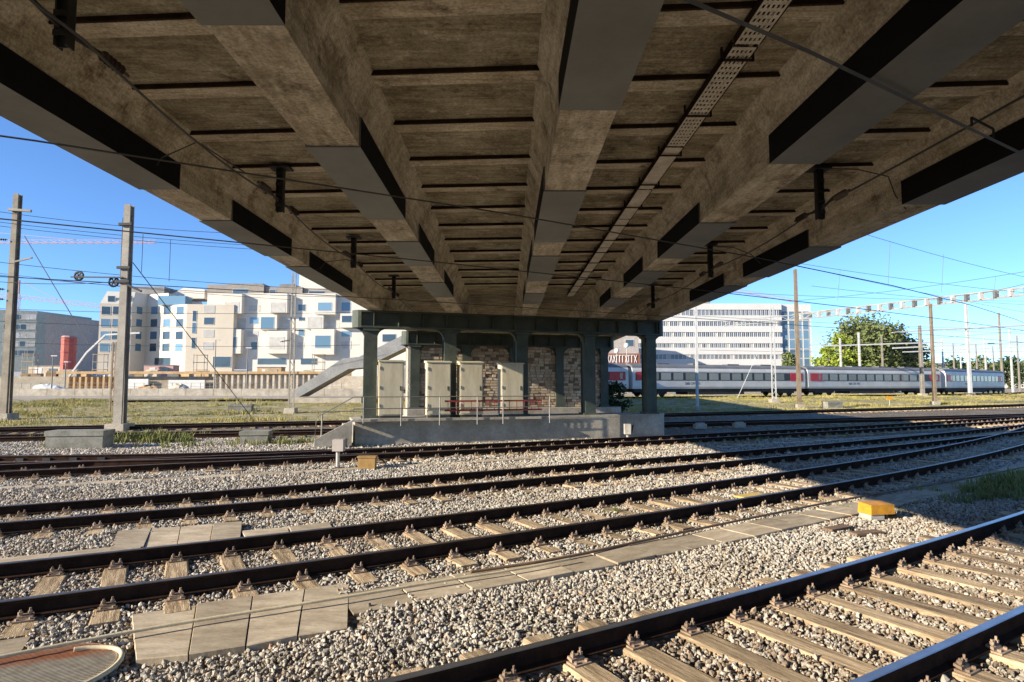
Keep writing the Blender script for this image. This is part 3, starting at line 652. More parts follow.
# masts
def mast(px, Y, ptop, label, w_=.3, m='mast', group=None, lattice=False, z0=None, lean=0, foot=True):
    x = X_at(px, Y); zt = Z_at(ptop, Y); zb = float(gz(x, Y)) if z0 is None else z0
    t = thing('catenary_mast', label, 'mast', (x, Y, zb), 0, group); mb = MB(); h = w_/2
    if lattice:
        for sx in (-1, 1): mb.bar((x+sx*h, Y, zb), (x+sx*h*.7, Y, zt), .07, .1)
        k = 0; z = zb+.3
        while z < zt-.5:
            mb.bar((x-h*(1 if k % 2 else -1)*.9, Y, z), (x+h*(1 if k % 2 else -1)*.9, Y, z+.5), .04); z += .5; k += 1
    else:
        for sy in (-1, 1): mb.add([(x-h, Y+sy*h-.02, zb), (x+h, Y+sy*h-.02, zb), (x+h, Y+sy*h+.02, zb), (x-h, Y+sy*h+.02, zb), (x-h*.75, Y+sy*h*.75-.02, zt), (x+h*.75, Y+sy*h*.75-.02, zt), (x+h*.75, Y+sy*h*.75+.02, zt), (x-h*.75, Y+sy*h*.75+.02, zt)], [(0, 3, 2, 1), (4, 5, 6, 7), (0, 1, 5, 4), (1, 2, 6, 5), (2, 3, 7, 6), (3, 0, 4, 7)])
        mb.bar((x, Y, zb), (x, Y, zt-.01), .06, w_*.7)
    mb.build('post', m, t)
    if foot:
        mb = MB(); mb.box((x, Y, zb+.12), (w_*2.2, w_*2.2, .5)); mb.build('footing', 'concrete', t)
    return t, x, Y, zt
def arm(t, a, b, wd=.08, m='mast', name='arm'):
    mb = MB(); mb.bar(a, b, wd); return mb.build(name, m, t)
def insul(t, a, b, r=.07):
    a, b = Vector(a), Vector(b); mb = MB(); mb.tube([a, b], .025, 6)
    for k in range(5): mb.tube([a.lerp(b, .15+.15*k), a.lerp(b, .22+.15*k)], [r, r*.5], 8)
    return mb.build('insulator', 'insul', t)
def wheel(t, c, r):
    mb = MB(); pts = [(c[0]+r*math.cos(k*math.pi/8), c[1], c[2]+r*math.sin(k*math.pi/8)) for k in range(17)]; mb.tube(pts, .05, 5, cap=False)
    for k in range(3): mb.bar((c[0]-r*math.cos(k*1.05), c[1], c[2]-r*math.sin(k*1.05)), (c[0]+r*math.cos(k*1.05), c[1], c[2]+r*math.sin(k*1.05)), .05)
    return mb.build('tension_wheel', 'dark', t)
t, x, Y, zt = mast(11, 38, 192, 'tall leaning steel catenary mast with short crossarm at the left edge', .42, 'mast_brown', foot=True)
arm(t, (x-.3, Y-.3, Z_at(209, Y)), (x+1.1, Y-.3, Z_at(209, Y)-.1), .14)
for py in (240, 290, 300): insul(t, (x-.25, Y-.28, Z_at(py, Y)), (x-1.1, Y-.28, Z_at(py, Y)+.05))
arm(t, (x+.3, Y-.28, Z_at(262, Y)), (x+1.3, Y-.28, Z_at(258, Y)), .09)
t, x, Y, zt = mast(124, 29.6, 203, 'grey steel catenary mast with tension wheel, left of the pale buildings', .4, 'mast')
wheel(t, (X_at(113, 29.6), 29.5, Z_at(282, 29.6)), .22); wheel(t, (X_at(78, 29.6), 29.5, Z_at(276, 29.6)), .2)
arm(t, (x, Y-.25, Z_at(278, Y)), (X_at(70, Y), Y-.1, Z_at(277, Y)), .06, 'dark'); arm(t, (x, Y-.25, Z_at(283, Y)), (x+.9, Y-.25, Z_at(292, Y)), .09, 'dark')
for py in (224, 268, 282): arm(t, (x-.3, Y-.25, Z_at(py, Y)), (x+.32, Y-.25, Z_at(py, Y)), .12, 'dark', 'bracket')
t, x, Y, zt = mast(115.5, 44, 342, 'short dark lattice post behind the grey mast', .3, 'mast_rust', lattice=True, foot=False)
t, x, Y, zt = mast(292.5, 45, 272, 'lattice catenary mast in front of the white stacked-box building', .34, 'mast', lattice=True)
insul(t, (x-.1, Y, Z_at(340, Y)), (x-.9, Y, Z_at(342, Y)));  insul(t, (x+.1, Y, Z_at(330, Y)), (x+.9, Y, Z_at(331, Y)))
t, x, Y, zt = mast(697, 52, 296, 'slim mast just right of the rightmost front column', .2, 'mast_white')
t, x, Y, zt = mast(774, 66, 305, 'white lattice mast in front of the train, left of the rusty mast', .42, 'mast_white', lattice=True)
t, x, Y, zt = mast(799, 57, 268, 'tall rust-brown mast in front of the red train door', .3, 'mast_rust')
t, x, Y, zt = mast(935, 66, 303, 'brown mast carrying the long portal girder in front of the train gap', .3, 'mast_rust')
t, x, Y, zt = mast(923, 88, 325, 'mast with white collar beside the train gap', .42, 'mast')
t, x, Y, zt = mast(971, 92, 303, 'white mast in front of the driving coach', .4, 'mast_white')
for FM, (px, Y, pt, m) in enumerate(((842, 112, 338, 'mast_white'), (861, 100, 332, 'mast_white'), (873, 130, 343, 'mast'), (884, 120, 336, 'mast'), (899, 130, 340, 'mast_white'), (912, 150, 347, 'mast'), (945, 135, 338, 'mast_white'), (956, 150, 343, 'mast'), (963, 170, 348, 'mast_white'), (979, 160, 344, 'mast'), (988, 140, 336, 'mast_white'), (996, 175, 346, 'mast'), (1004, 110, 312, 'mast'), (1014, 130, 328, 'mast_white'), (1021, 150, 335, 'mast'))):
    mast(px, Y, pt, 'far thin mast at the right, '+WO_[FM]+' from the left', .3, m, 'far masts at the right', foot=False)
# portal girder with insulators
g0 = Vector((X_at(795, 84), 84, Z_at(319, 84))); g1 = Vector((X_at(1060, 58.5), 58.5, Z_at(290, 58.5)))
pg = thing('portal_girder', 'long white portal girder with a row of insulators at the right', 'girder', g0)
for dz, dn in ((-.1, 0), (.66, 0)):
    mb = MB(); mb.bar(g0+Vector((0, 0, dz)), g1+Vector((0, 0, dz)), .15); mb.build('chord', 'mast', pg)
K = 30
for k in range(K):
    a = g0.lerp(g1, k/K); b = g0.lerp(g1, (k+1)/K); mb = MB(); mb.bar(a+Vector((0, 0, .6*(k % 2))), b+Vector((0, 0, .6*((k+1) % 2))), .05); mb.build('diagonal', 'mast', pg)
for k in range(1, 22):
    a = g0.lerp(g1, k/21.5); mb = MB(); mb.box(a+Vector((0, 0, .28)), (.42, .3, .7)); mb.build('insulator_box', 'mast_white' if k % 2 else 'galv', pg)
for (pa_, pb_, Y, l) in (((895, 332), (1024, 324), 92, 'upper long pale gantry beam at the right'), ((895, 348), (1024, 341), 95, 'long pale gantry beam, middle one at the right'), ((905, 352), (1024, 346), 115, 'low pale gantry beam behind the driving coach'), ((820, 346), (925, 342), 105, 'pale gantry beam in front of the trees')):
    a = Vector((X_at(pa_[0], Y), Y, Z_at(pa_[1], Y))); b = Vector((X_at(pb_[0]+20, Y), Y, Z_at(pb_[1], Y)))
    mb = MB(); mb.bar(a, b, .22, .2); tag(mb.build('gantry_beam', 'mast_white'), l, 'gantry', 'far gantry beams')
a = Vector((X_at(725, 66), 66, Z_at(326, 66))); b = Vector((X_at(840, 66), 66, Z_at(315, 66)))
pg2 = thing('portal_girder', 'white truss girder crossing in front of the office building', 'girder', a)
for dz in (0, .5):
    mb = MB(); mb.bar(a+Vector((0, 0, dz)), b+Vector((0, 0, dz)), .09); mb.build('chord', 'mast_white', pg2)
for k in range(14):
    mb = MB(); mb.bar(a.lerp(b, k/14)+Vector((0, 0, .5*(k % 2))), a.lerp(b, (k+1)/14)+Vector((0, 0, .5*((k+1) % 2))), .05); mb.build('diagonal', 'mast_white', pg2)
# sky wires: (px0,py0,Y0) -> (px1,py1,Y1)
def swire(p0, p1, label, group, r=.016, sag=.3, m='wire'):
    a = (X_at(p0[0], p0[2]), p0[2], Z_at(p0[1], p0[2])); b = (X_at(p1[0], p1[2]), p1[2], Z_at(p1[1], p1[2]))
    return wire('overhead_wire', [a, b], r, label, group, m, sag, 4, 16)
WO = ['first', 'second', 'third', 'fourth', 'fifth', 'sixth', 'seventh', 'eighth', 'ninth', 'tenth', 'eleventh', 'twelfth', 'thirteenth', 'fourteenth']
LW = 'thin overhead wire crossing the blue sky at the left'; RW = 'thin overhead wire in the right sky'
for p0, p1 in (((-60, 202, 36), (240, 232, 40)), ((-60, 214, 36), (330, 248, 44)), ((-60, 218, 38), (330, 252, 46)), ((-60, 255, 36), (350, 290, 46)), ((-60, 266, 50), (300, 300, 60)), ((-60, 269, 34), (350, 297, 44)), ((-60, 275, 32), (130, 280, 30)),
               ((-60, 306, 44), (360, 312, 50)), ((-60, 318, 44), (360, 328, 50)), ((-60, 340, 50), (360, 345, 55))):
    LWi = globals().get('LWi', -1)+1; swire(p0, p1, LW+', '+WO[LWi]+' from the top', 'overhead wires at the left')
swire((20, 235, 38), (90, 345, 33), 'slanting guy wire from the mast at the left edge', None, .03, 0)
swire((130, 262, 29.6), (258, 422, 40), 'long slanting guy wire right of the grey mast', None, .028, 0)
for px, Y, y0, y1, nm in ((118, 29.5, 216, 278, 'left of'), (139, 29.5, 233, 272, 'just right of'), (167, 33, 238, 281, 'well right of')):
    swire((px, y0, Y), (px, y1, Y), 'short vertical dropper wire '+nm+' the grey mast', 'droppers at the left', .016, 0)
for p0, p1 in (((860, 228, 40), (1080, 285, 60)), ((740, 250, 50), (1080, 320, 70)), ((780, 258, 50), (1080, 296, 60)), ((815, 285, 60), (1080, 306, 70)), ((700, 290, 55), (1080, 300, 75)), ((960, 295, 50), (1080, 268, 40)), ((800, 300, 60), (1080, 262, 50)),
               ((690, 315, 60), (1080, 330, 90)), ((840, 322, 70), (1080, 334, 85)), ((820, 332, 80), (1080, 322, 60)), ((850, 338, 90), (1080, 345, 100)), ((810, 345, 80), (1080, 325, 70)), ((700, 350, 70), (1080, 350, 90)), ((830, 354, 90), (1080, 358, 100))):
    RWi = globals().get('RWi', -1)+1; swire(p0, p1, RW+', '+WO[RWi]+' from the top at left end', 'overhead wires at the right')
for px, Y, y0, y1, nm in ((897, 46, 238, 285, 'second'), (951, 48, 252, 292, 'third'), (845, 55, 268, 300, 'first'), (1003, 55, 275, 300, 'fourth')):
    swire((px, y0, Y), (px-4, y1, Y), 'short vertical dropper wire right of the bridge, '+nm+' from the left', 'droppers at the right', .016, 0)
swire((759, 352, 60), (737, 398, 58), 'pale guy wire slanting down to the grass in front of the train', None, .035, 0, 'mast_white')
# ---------------------------------------------------------------- train
def coach_body(L, cab=False):
    prof = [(-1.35, .95), (1.35, .95), (1.42, 1.2), (1.42, 3.1), (1.3, 3.45), (-1.3, 3.45), (-1.42, 3.1), (-1.42, 1.2)]
    mb = MB(); fr = [((0, 0, 0), (0, 1, 0), (0, 0, 1)), ((L-(2 if cab else 0), 0, 0), (0, 1, 0), (0, 0, 1))]
    mb.prism(prof, fr)
    if cab:
        fr = []
        for t in (0, .35, .7, .9, 1):
            s_ = 1-.28*t*t; fr.append(((L-2+2*t, 0, .15*t), (0, s_, 0), (0, 0, 1-.1*t*t)))
        mb.prism(prof, fr)
    return mb
def coach_roof(L, cab=False):
    prof = [(-1.31, 3.44)]+[(-1.3*math.cos(math.pi*k/8), 3.47+.5*math.sin(math.pi*k/8)) for k in range(9)]+[(1.31, 3.44)]
    mb = MB(); mb.prism(prof, [((.05, 0, 0), (0, 1, 0), (0, 0, 1)), ((L-(.9 if cab else .05), 0, 0), (0, 1, 0), (0, 0, 1))]); return mb
def boxm(nm, m, d):
    mb = MB(); mb.box((0, 0, 0), d); return mb.mesh(nm, m)
CW = boxm('window', 'coach_glass', (1.35, .03, .85)); CD = boxm('door', 'coach_red', (2.0, .05, 1.02)); DW = boxm('door_pane', 'coach_glass', (.35, .03, .7))
def wheel_mesh():
    mb = MB(); mb.tube([(0, -.07, 0), (0, .07, 0)], .46, 16); mb.tube([(0, -.1, 0), (0, .1, 0)], .14, 8); return mb.mesh('wheel', 'under')
WHL = wheel_mesh()
def text_mesh(s, size, m, name):
    cu = bpy.data.curves.new(name, 'FONT'); cu.body = s; cu.size = size; cu.extrude = .004; cu.align_x = 'CENTER'
    o = bpy.data.objects.new(name, cu); COL.objects.link(o); bpy.context.view_layer.update()
    me = bpy.data.meshes.new_from_object(o.evaluated_get(bpy.context.evaluated_depsgraph_get())); bpy.data.objects.remove(o); me.materials.clear(); me.materials.append(M[m]); return me
LOGO = text_mesh('SBB CFF FFS', .42, 'coach_band', 'lettering')
def coach(p, a, L, label, cab=False, z=.54):
    c = thing('passenger_coach', label, 'train coach', (p[0], p[1], z), a, 'coaches of the train')
    f = lambda nm, mb_, mt: inst(nm, mb_.mesh(nm, mt), c, (0, 0, 0))
    f('body', coach_body(L, cab), 'coach'); f('roof', coach_roof(L, cab), 'coach_roof')
    mb = MB(); e = L-(2.6 if cab else .4); mb.bx(.4, e, -1.436, -1.422, 1.95, 2.95); bd = f('window_band', mb, 'coach_band')
    n = int((e-3.6)/1.75)
    for k in range(n):
        x = 2.9+k*1.75; inst('window', CW, bd, (x, -1.44, 2.45))
    for x in (1.5, (L-1.5 if not cab else L-3.4)):
        d = inst('door', CD, c, (x, -1.435, 2.45)); inst('door_pane', DW, d, (.55, -.012, .02))
    for k in range(4):
        q = MB(); q.bx(L*.15+k*L*.2, L*.15+k*L*.2+1.8, -.55, .55, 3.93, 4.06); inst('roof_unit', q.mesh('roof_unit', 'coach_roof'), c, (0, 0, 0))
    inst('lettering', LOGO, c, (L*.32, -1.426, 1.45), rot=(math.pi/2, 0, 0))
    mb = MB(); mb.bx(.3, L-.5, -1.2, 1.2, .55, .949); mb.bx(L*.3, L*.62, -1.3, 1.3, .25, .548); f('underframe', mb, 'under')
    for xc in (3.2, L-3.4):
        mb = MB(); mb.bx(xc-1.7, xc+1.7, -1.15, -.95, .35, .7); mb.bx(xc-1.7, xc+1.7, .95, 1.15, .35, .7); mb.bx(xc-.3, xc+.3, -.94, .94, .4, .6); b = f('bogie', mb, 'under')
        for dx in (-1.25, 1.25):
            for sy in (-.75, .75): inst('wheel', WHL, b, (xc+dx, sy, .46))
    if cab:
        mb = MB(); mb.add([(L+.02-.0, -.8, 2.35), (L+.02, .8, 2.35), (L+.0, .75, 3.0), (L+.0, -.75, 3.0)], [(0, 1, 2, 3)]); f('windscreen', mb, 'coach_glass')
    return c
def dirp(p, a, L): return (p[0]+L*math.cos(a), p[1]+L*math.sin(a))
pA = (14.1, 74.0); aA = math.atan(.375); LC = 26.4
coach(dirp(pA, aA-.03, -LC-.5), aA-.03, LC, 'white coach with red door partly hidden behind the bridge columns')
coach(pA, aA, LC, 'white passenger coach half in the bridge shadow, right of the columns')
pB = dirp(pA, aA, LC+.5); coach(pB, aA+.02, LC, 'sunlit white passenger coach right of the rust-brown mast')
pC = dirp(pB, aA+.02, LC+.8); coach(pC, aA+.27, LC+1, 'driving coach with rounded cab at the right end of the train', True)
tt = thing('railway_track', 'grass-grown track under the parked train', 'railway track', (20, 76, .3))
pts = [dirp(pA, aA-.03, -LC*2), pA, pB, pC, dirp(pC, aA+.27, LC+12), dirp(dirp(pC, aA+.27, LC+12), aA+.4, 60)]
for off in (-GA, GA):
    fr = []
    for i, p in enumerate(pts):
        q0 = Vector(pts[max(i-1, 0)]); q1 = Vector(pts[min(i+1, len(pts)-1)]); d = (q1-q0).normalized()
        fr.append((Vector((p[0]-d.y*off, p[1]+d.x*off, .54)), (d.y, -d.x, 0), (0, 0, 1)))
    mb = MB(); mb.prism(RAILP, fr, mis=RAILM); mb.build('rail', ['rail_side', 'rail_dull'], tt)
# ---------------------------------------------------------------- buildings
def win_mesh(nm, w_, h, mt, depth=.3, fr=.07, bar=True):
    """frame proud of the wall by 2 cm, pane set back inside a reveal"""
    mb = MB()
    mb.bx(-w_/2, -w_/2+fr, -.03, .1, -h/2, h/2); mb.bx(w_/2-fr, w_/2, -.03, .1, -h/2, h/2)
    mb.bx(-w_/2+fr, w_/2-fr, -.03, .1, h/2-fr, h/2); mb.bx(-w_/2+fr, w_/2-fr, -.06, .1, -h/2, -h/2+fr)
    if bar: mb.bx(-.03, .03, -.01, .05, -h/2+fr, h/2-fr)
    return mb.mesh('window', mt)
def pane_mesh(w_, h, mt):
    mb = MB(); mb.bx(-w_/2+.04, w_/2-.04, -.012, .05, -h/2+.04, h/2-.04); return mb.mesh('pane', mt)
class Wins:
    cache = {}
    @classmethod
    def put(c, parent, w_, h, glass, loc, rz=0, frame='frame', blind=0):
        k = (round(w_, 2), round(h, 2), glass, frame)
        if k not in c.cache: c.cache[k] = (win_mesh('window', w_, h, frame), pane_mesh(w_, h, glass))
        wo = inst('window', c.cache[k][0], parent, loc, rz); inst('pane', c.cache[k][1], wo, (0, 0, 0))
        return wo
def wall_prism(nm, mt, parent, pts, z0, z1):
    mb = MB(); plan_prism(mb, pts, z0, z1); return mb.build(nm, mt, parent)
ZG = 3.2
def fpt(px, Y): return (X_at(px, Y), Y)
# cream corner building
b1 = thing('apartment_building', 'cream apartment building with slanted mansard top, left of the stacked-box building', 'building', (-86, 150, ZG))
plan = [fpt(99, 146), fpt(131, 147.5), fpt(146, 152), fpt(186, 147), fpt(233, 148), (X_at(233, 148), 168), (X_at(99, 146), 168)]
wall_prism('wall', 'cream_wall', b1, plan, ZG, Z_at(304, 147))
roof_plan = [(p[0]*.995+(-.4), p[1]+1.2) for p in plan]
mb = MB(); z0 = Z_at(304, 147)+.01; z1 = Z_at(291, 147); k = 5
pl_ = [plan[0], plan[1], plan[2], fpt(168, 149), (X_at(168, 149), 168), plan[6]]; cxm = sum(p[0] for p in pl_)/6; cym = sum(p[1] for p in pl_)/6
top = [(cxm+(p[0]-cxm)*.9, cym+(p[1]-cym)*.86) for p in pl_]; k = 6
mb.add([(p[0], p[1], z0) for p in pl_]+[(p[0], p[1], z1) for p in top], [tuple(range(k-1, -1, -1)), tuple(range(k, 2*k))]+[(i, (i+1) % k, k+(i+1) % k, k+i) for i in range(k)]); mr_ = mb.build('mansard', 'white_wall', b1)
mb = MB(); mb.bx(X_at(118, 150), X_at(158, 150), 152, 162, z1+.01, z1+1.9); mb.build('roof_house', 'roofgrey', b1)
mb = MB(); mb.bx(X_at(160, 150), X_at(187, 150), 148.6, 152, z0+.02, z0+2.2); mb.build('penthouse_glass', 'glass_blue', b1)
mb = MB(); mb.add([(X_at(164, 155), 154, z0+2.3), (X_at(184, 155), 154, z0+5), (X_at(205, 155), 154, z0+4.6), (X_at(205, 155), 154, z0+2.3), (X_at(164, 155), 160, z0+2.3), (X_at(184, 155), 160, z0+5), (X_at(205, 155), 160, z0+4.6), (X_at(205, 155), 160, z0+2.3)], [(0, 3, 2, 1), (4, 5, 6, 7), (0, 1, 5, 4), (1, 2, 6, 5), (2, 3, 7, 6), (3, 0, 4, 7)]); mb.build('roof_house', 'white_wall', b1)
def facade_windows(b, pa_, Ya, pb_, Yb, cols, rows, w_, h, glass, setb=.03, skip=()):
    a = Vector((X_at(pa_, Ya), Ya, 0)); c = Vector((X_at(pb_, Yb), Yb, 0)); d = (c-a); rz = math.atan2(d.y, d.x); P = WM[b.name].inverted()
    for py in rows:
        for t in cols:
            if (py, t) in skip: continue
            Yc = a.lerp(c, t).y; p = a.lerp(c, t); p.z = Z_at(py, Yc)
            nrm = Vector((math.sin(rz), -math.cos(rz), 0)); p = p+nrm*setb
            if isinstance(w_, dict): ww = w_[t]
            else: ww = w_
            Wins.put(b, ww, h, glass if not isinstance(glass, (list, tuple)) else random.choice(glass), P @ p, rz)
rowsA = (310.5, 323, 335.5, 347.5)
facade_windows(b1, 99, 146, 131, 147.5, (.2, .55, .86), rowsA, 2.0, 2.0, ('glass', 'glass_blue'))
facade_windows(b1, 131, 147.5, 146, 152, (.5,), rowsA, 1.9, 1.9, 'glass_blue')
facade_windows(b1, 146, 152, 186, 147, (.2, .52, .84), rowsA, 2.4, 2.0, ('glass', 'glass', 'glass_blue'))
facade_windows(b1, 186, 147, 233, 148, (.17,), (316, 328, 343), 1.0, 2.6, ('glass', 'glass_blue'))
facade_windows(b1, 186, 147, 233, 148, (.48,), (309, 321, 333.5, 346), 2.4, 1.75, ('blind', 'glass', 'blind'))
facade_windows(b1, 146, 152, 186, 147, (.45,), (363,), 5.4, 2.6, 'glass'); facade_windows(b1, 186, 147, 233, 148, (.78,), (362,), 4.2, 2.6, 'glass')
facade_windows(b1, 99, 144.9, 131, 146.5, (.28, .82), (298,), 1.6, 1.5, 'glass', -1.35)
# white stacked-box building
b2 = thing('apartment_building', 'white apartment building with staggered box bays and grey attic', 'building', (-55, 150, ZG))
Yb = 150; wall_prism('wall', 'white_wall', b2, [fpt(206, Yb), fpt(420, Yb), (X_at(420, Yb), 168), (X_at(206, Yb), 168)], ZG, Z_at(293, Yb))
mb = MB(); mb.bx(X_at(205, 151), X_at(262, 151), 151.2, 166, Z_at(293, Yb)+.01, Z_at(283.5, Yb)); mb.build('attic', 'attic', b2)
mb = MB(); mb.bx(X_at(262.5, 151), X_at(300, 151), 151.8, 166, Z_at(293, Yb)+.01, Z_at(285.5, Yb)); mb.build('attic', 'attic', b2)
mb = MB(); mb.bx(X_at(300.5, 151), X_at(352, 151), 152.5, 166, Z_at(293, Yb)+.01, Z_at(286.5, Yb)); mb.build('attic', 'attic', b2)
mb = MB(); mb.bx(X_at(222, 151), X_at(258, 151), 153, 164, Z_at(283.5, Yb)+.01, Z_at(281, Yb)); mb.build('roof_unit', 'roofgrey', b2)
mb = MB(); mb.bx(X_at(275, 151), X_at(290, 151), 153, 160, Z_at(285.5, Yb)+.01, Z_at(281.5, Yb)); mb.build('roof_unit', 'roofgrey', b2)
mb = MB(); mb.bx(X_at(292, 151), X_at(330, 151), 155, 163, Z_at(286.5, Yb)+.01, Z_at(266, Yb)); mb.build('stair_tower', 'white_wall', b2)
P2_ = WM[b2.name].inverted()
def bay(px0, px1, py0, py1, dep, wx0, wx1, wy0, wy1, glass):
    mb = MB(); x0, x1 = X_at(px0, Yb), X_at(px1, Yb); z0, z1 = Z_at(py1, Yb), Z_at(py0, Yb)
    mb.bx(x0, x1, Yb-dep, Yb-.01, z0, z1); bo = mb.build('box_bay', 'white_wall', b2)
    Wins.put(bo, X_at(wx1, Yb)-X_at(wx0, Yb), (wy1-wy0)/FPX*Yb, glass, P2_ @ Vector((X_at((wx0+wx1)/2, Yb), Yb-dep-.02, Z_at((wy0+wy1)/2, Yb))))
for bb in ((224, 243.5, 294, 314.5, 1.6, 227, 241, 303, 313, 'blind'), (271, 288.5, 294, 313.5, 1.6, 272.5, 287, 303, 313, 'blind'), (316, 336.5, 294, 315, 1.6, 319, 333, 303, 311.5, 'glass_blue'),
           (209, 232.5, 316, 329, 1.2, 213, 231, 318.5, 328.5, 'blind'), (261, 278.5, 315.5, 330, 1.4, 262.5, 276, 317.5, 329.5, 'glass_blue'), (307, 324.5, 316, 329.5, 1.4, 309, 323, 317.5, 329, 'blind'),
           (221, 244, 330, 354, 1.7, 226, 240, 337.5, 348.5, 'glass'), (269, 289.5, 331.5, 354, 1.7, 272, 287, 337.5, 349.5, 'blind'), (313, 336, 329.7, 355, 1.7, 317, 332.5, 336, 348.5, 'glass_blue'), (341, 356, 314, 328, 1.3, 342.5, 353, 316, 323, 'glass')):
    bay(*bb)
for (wx0, wx1, wy0, wy1, gl) in ((247.5, 259, 305, 311.5, 'blind'), (249, 258.5, 317, 324, 'glass_blue'), (234.5, 246, 318, 329, 'blind'), (280, 289, 317, 328, 'blind'), (247, 258, 330.5, 337, 'blind'), (251, 258, 342, 350, 'glass'), (297, 305, 304, 311, 'glass'), (298, 305, 317, 321, 'glass'),
                                 (326.5, 339, 317, 328, 'blind'), (340.5, 350, 302, 311, 'glass_blue'), (341, 351, 331, 337, 'glass_blue'), (341, 351, 341, 349, 'blind'), (298, 304.5, 329, 336, 'glass_blue'), (298, 304, 342, 349, 'blind'), (216, 232-10, 304, 312, 'glass'), (207, 214, 334, 342, 'glass_blue'), (382, 396, 318, 326, 'glass_blue'), (382, 396, 334, 342, 'glass')):
    Wins.put(b2, X_at(wx1, Yb)-X_at(wx0, Yb), (wy1-wy0)/FPX*Yb, gl, P2_ @ Vector((X_at((wx0+wx1)/2, Yb), Yb-.03, Z_at((wy0+wy1)/2, Yb))))
for (wx0, wx1) in ((214, 232), (258, 287), (301, 318)):
    Wins.put(b2, X_at(wx1, Yb)-X_at(wx0, Yb), 1.6, 'glass', P2_ @ Vector((X_at((wx0+wx1)/2, Yb), Yb-.03, Z_at(361.5, Yb))))
for (wx0, wx1) in ((229, 245), (265, 272), (304, 321)):
    Wins.put(b2, X_at(wx1, Yb)-X_at(wx0, Yb), 1.2, 'glass', P2_ @ Vector((X_at((wx0+wx1)/2, Yb), (151.17 if wx0 < 262 else 151.77 if wx0 < 300 else 152.47), Z_at(291-(.8 if wx0 < 300 else -.4), Yb))))
# sage block far left
b0 = thing('apartment_building', 'sage grey apartment block with taupe end wall behind the left mast', 'building', (-125, 172, ZG))
wall_prism('wall', 'sage', b0, [fpt(-60, 165), fpt(37, 172), (X_at(37, 172)+3, 190), fpt(-60, 190)], ZG, Z_at(311, 172))
wall_prism('end_wall', 'taupe', b0, [fpt(37.3, 172.2), fpt(75, 190), (X_at(75, 190)-4, 205), (X_at(37, 172)+4, 192)], ZG, Z_at(313.5, 172))
facade_windows(b0, -60, 165, 37, 172, (.7, .78, .865, .94), (317, 327, 335.5, 344, 353), 2.2, 1.5, ('glass', 'blind', 'blind', 'frame'))
b0b = thing('apartment_building', 'small slate blue building between the sage block and the cream building', 'building', (-135, 215, ZG))
wall_prism('wall', 'slate', b0b, [fpt(74, 215), fpt(101, 212), fpt(101, 225), fpt(74, 225)], ZG, Z_at(326, 213))
facade_windows(b0b, 74, 215, 101, 212, (.35, .62, .87), (331, 340, 350), 2.6, 1.4, ('glass', 'glass_blue', 'blind'))
# office at right
of = thing('office_building', 'long white office building with ribbon windows behind the train', 'building', (46, 156, ZG))
Yo = 156; x0, x1 = X_at(598, Yo), X_at(783, Yo)
rows_ = [(309.3, 315), (321, 325.8), (332, 336.6), (343.3, 347.6), (354.5, 359)]
wall_prism('core', 'slate', of, [(x0, Yo+.25), (x1, Yo+.25), (x1, Yo+16), (x0, Yo+16)], ZG-2.4, Z_at(304.5, Yo))
prev = 303.0
for (ya, yb) in rows_+[(372, 372)]:
    mb = MB(); mb.bx(x0-.2, x1+.2, Yo-.1, Yo+16.2, Z_at(ya, Yo), Z_at(prev, Yo)); mb.build('spandrel_band', 'office', of); prev = yb
Po = WM[of.name].inverted(); nW = 46
OW = {}
for (ya, yb) in rows_:
    h = (yb-ya)/FPX*Yo-.03
    ow = MB(); wdt = (x1-x0)/nW; ow.bx(-wdt/2, -wdt/2+.13, -.02, .24, -h/2, h/2); ow.bx(-.04, .04, .05, .2, -h/2, h/2); me = ow.mesh('window', 'office')
    pm = MB(); pm.bx(-wdt/2+.14, wdt/2-.01, .1, .2, -h/2+.02, h/2-.02); pmg = pm.mesh('pane', 'glass_office'); pmb = pm.mesh('pane', 'blind')
    for k in range(nW):
        wo = inst('window', me, of, Po @ Vector((x0+wdt*(k+.5), Yo, Z_at((ya+yb)/2, Yo)))); inst('pane', pmb if random.random() < .16 else pmg, wo, (0, 0, 0))
mb = MB(); mb.bx(x1+.21, X_at(815, Yo), Yo+.8, Yo+16, ZG-2.4, Z_at(303.3, Yo)); mb.build('stair_block', 'office', of)
for i in range(6):
    for j in range(4):
        w_ = 1.55; h = 2.3; Wins.put(of, w_, h, 'glass_blue', Po @ Vector((x1+1.3+j*1.78, Yo+.76, Z_at(315+i*9.6, Yo))), frame='office')
mb = MB(); mb.bx(x0+6, x0+30, Yo+4, Yo+12, Z_at(303, Yo)+.01, Z_at(303, Yo)+1.1); mb.build('roof_plant', 'roofgrey', of)
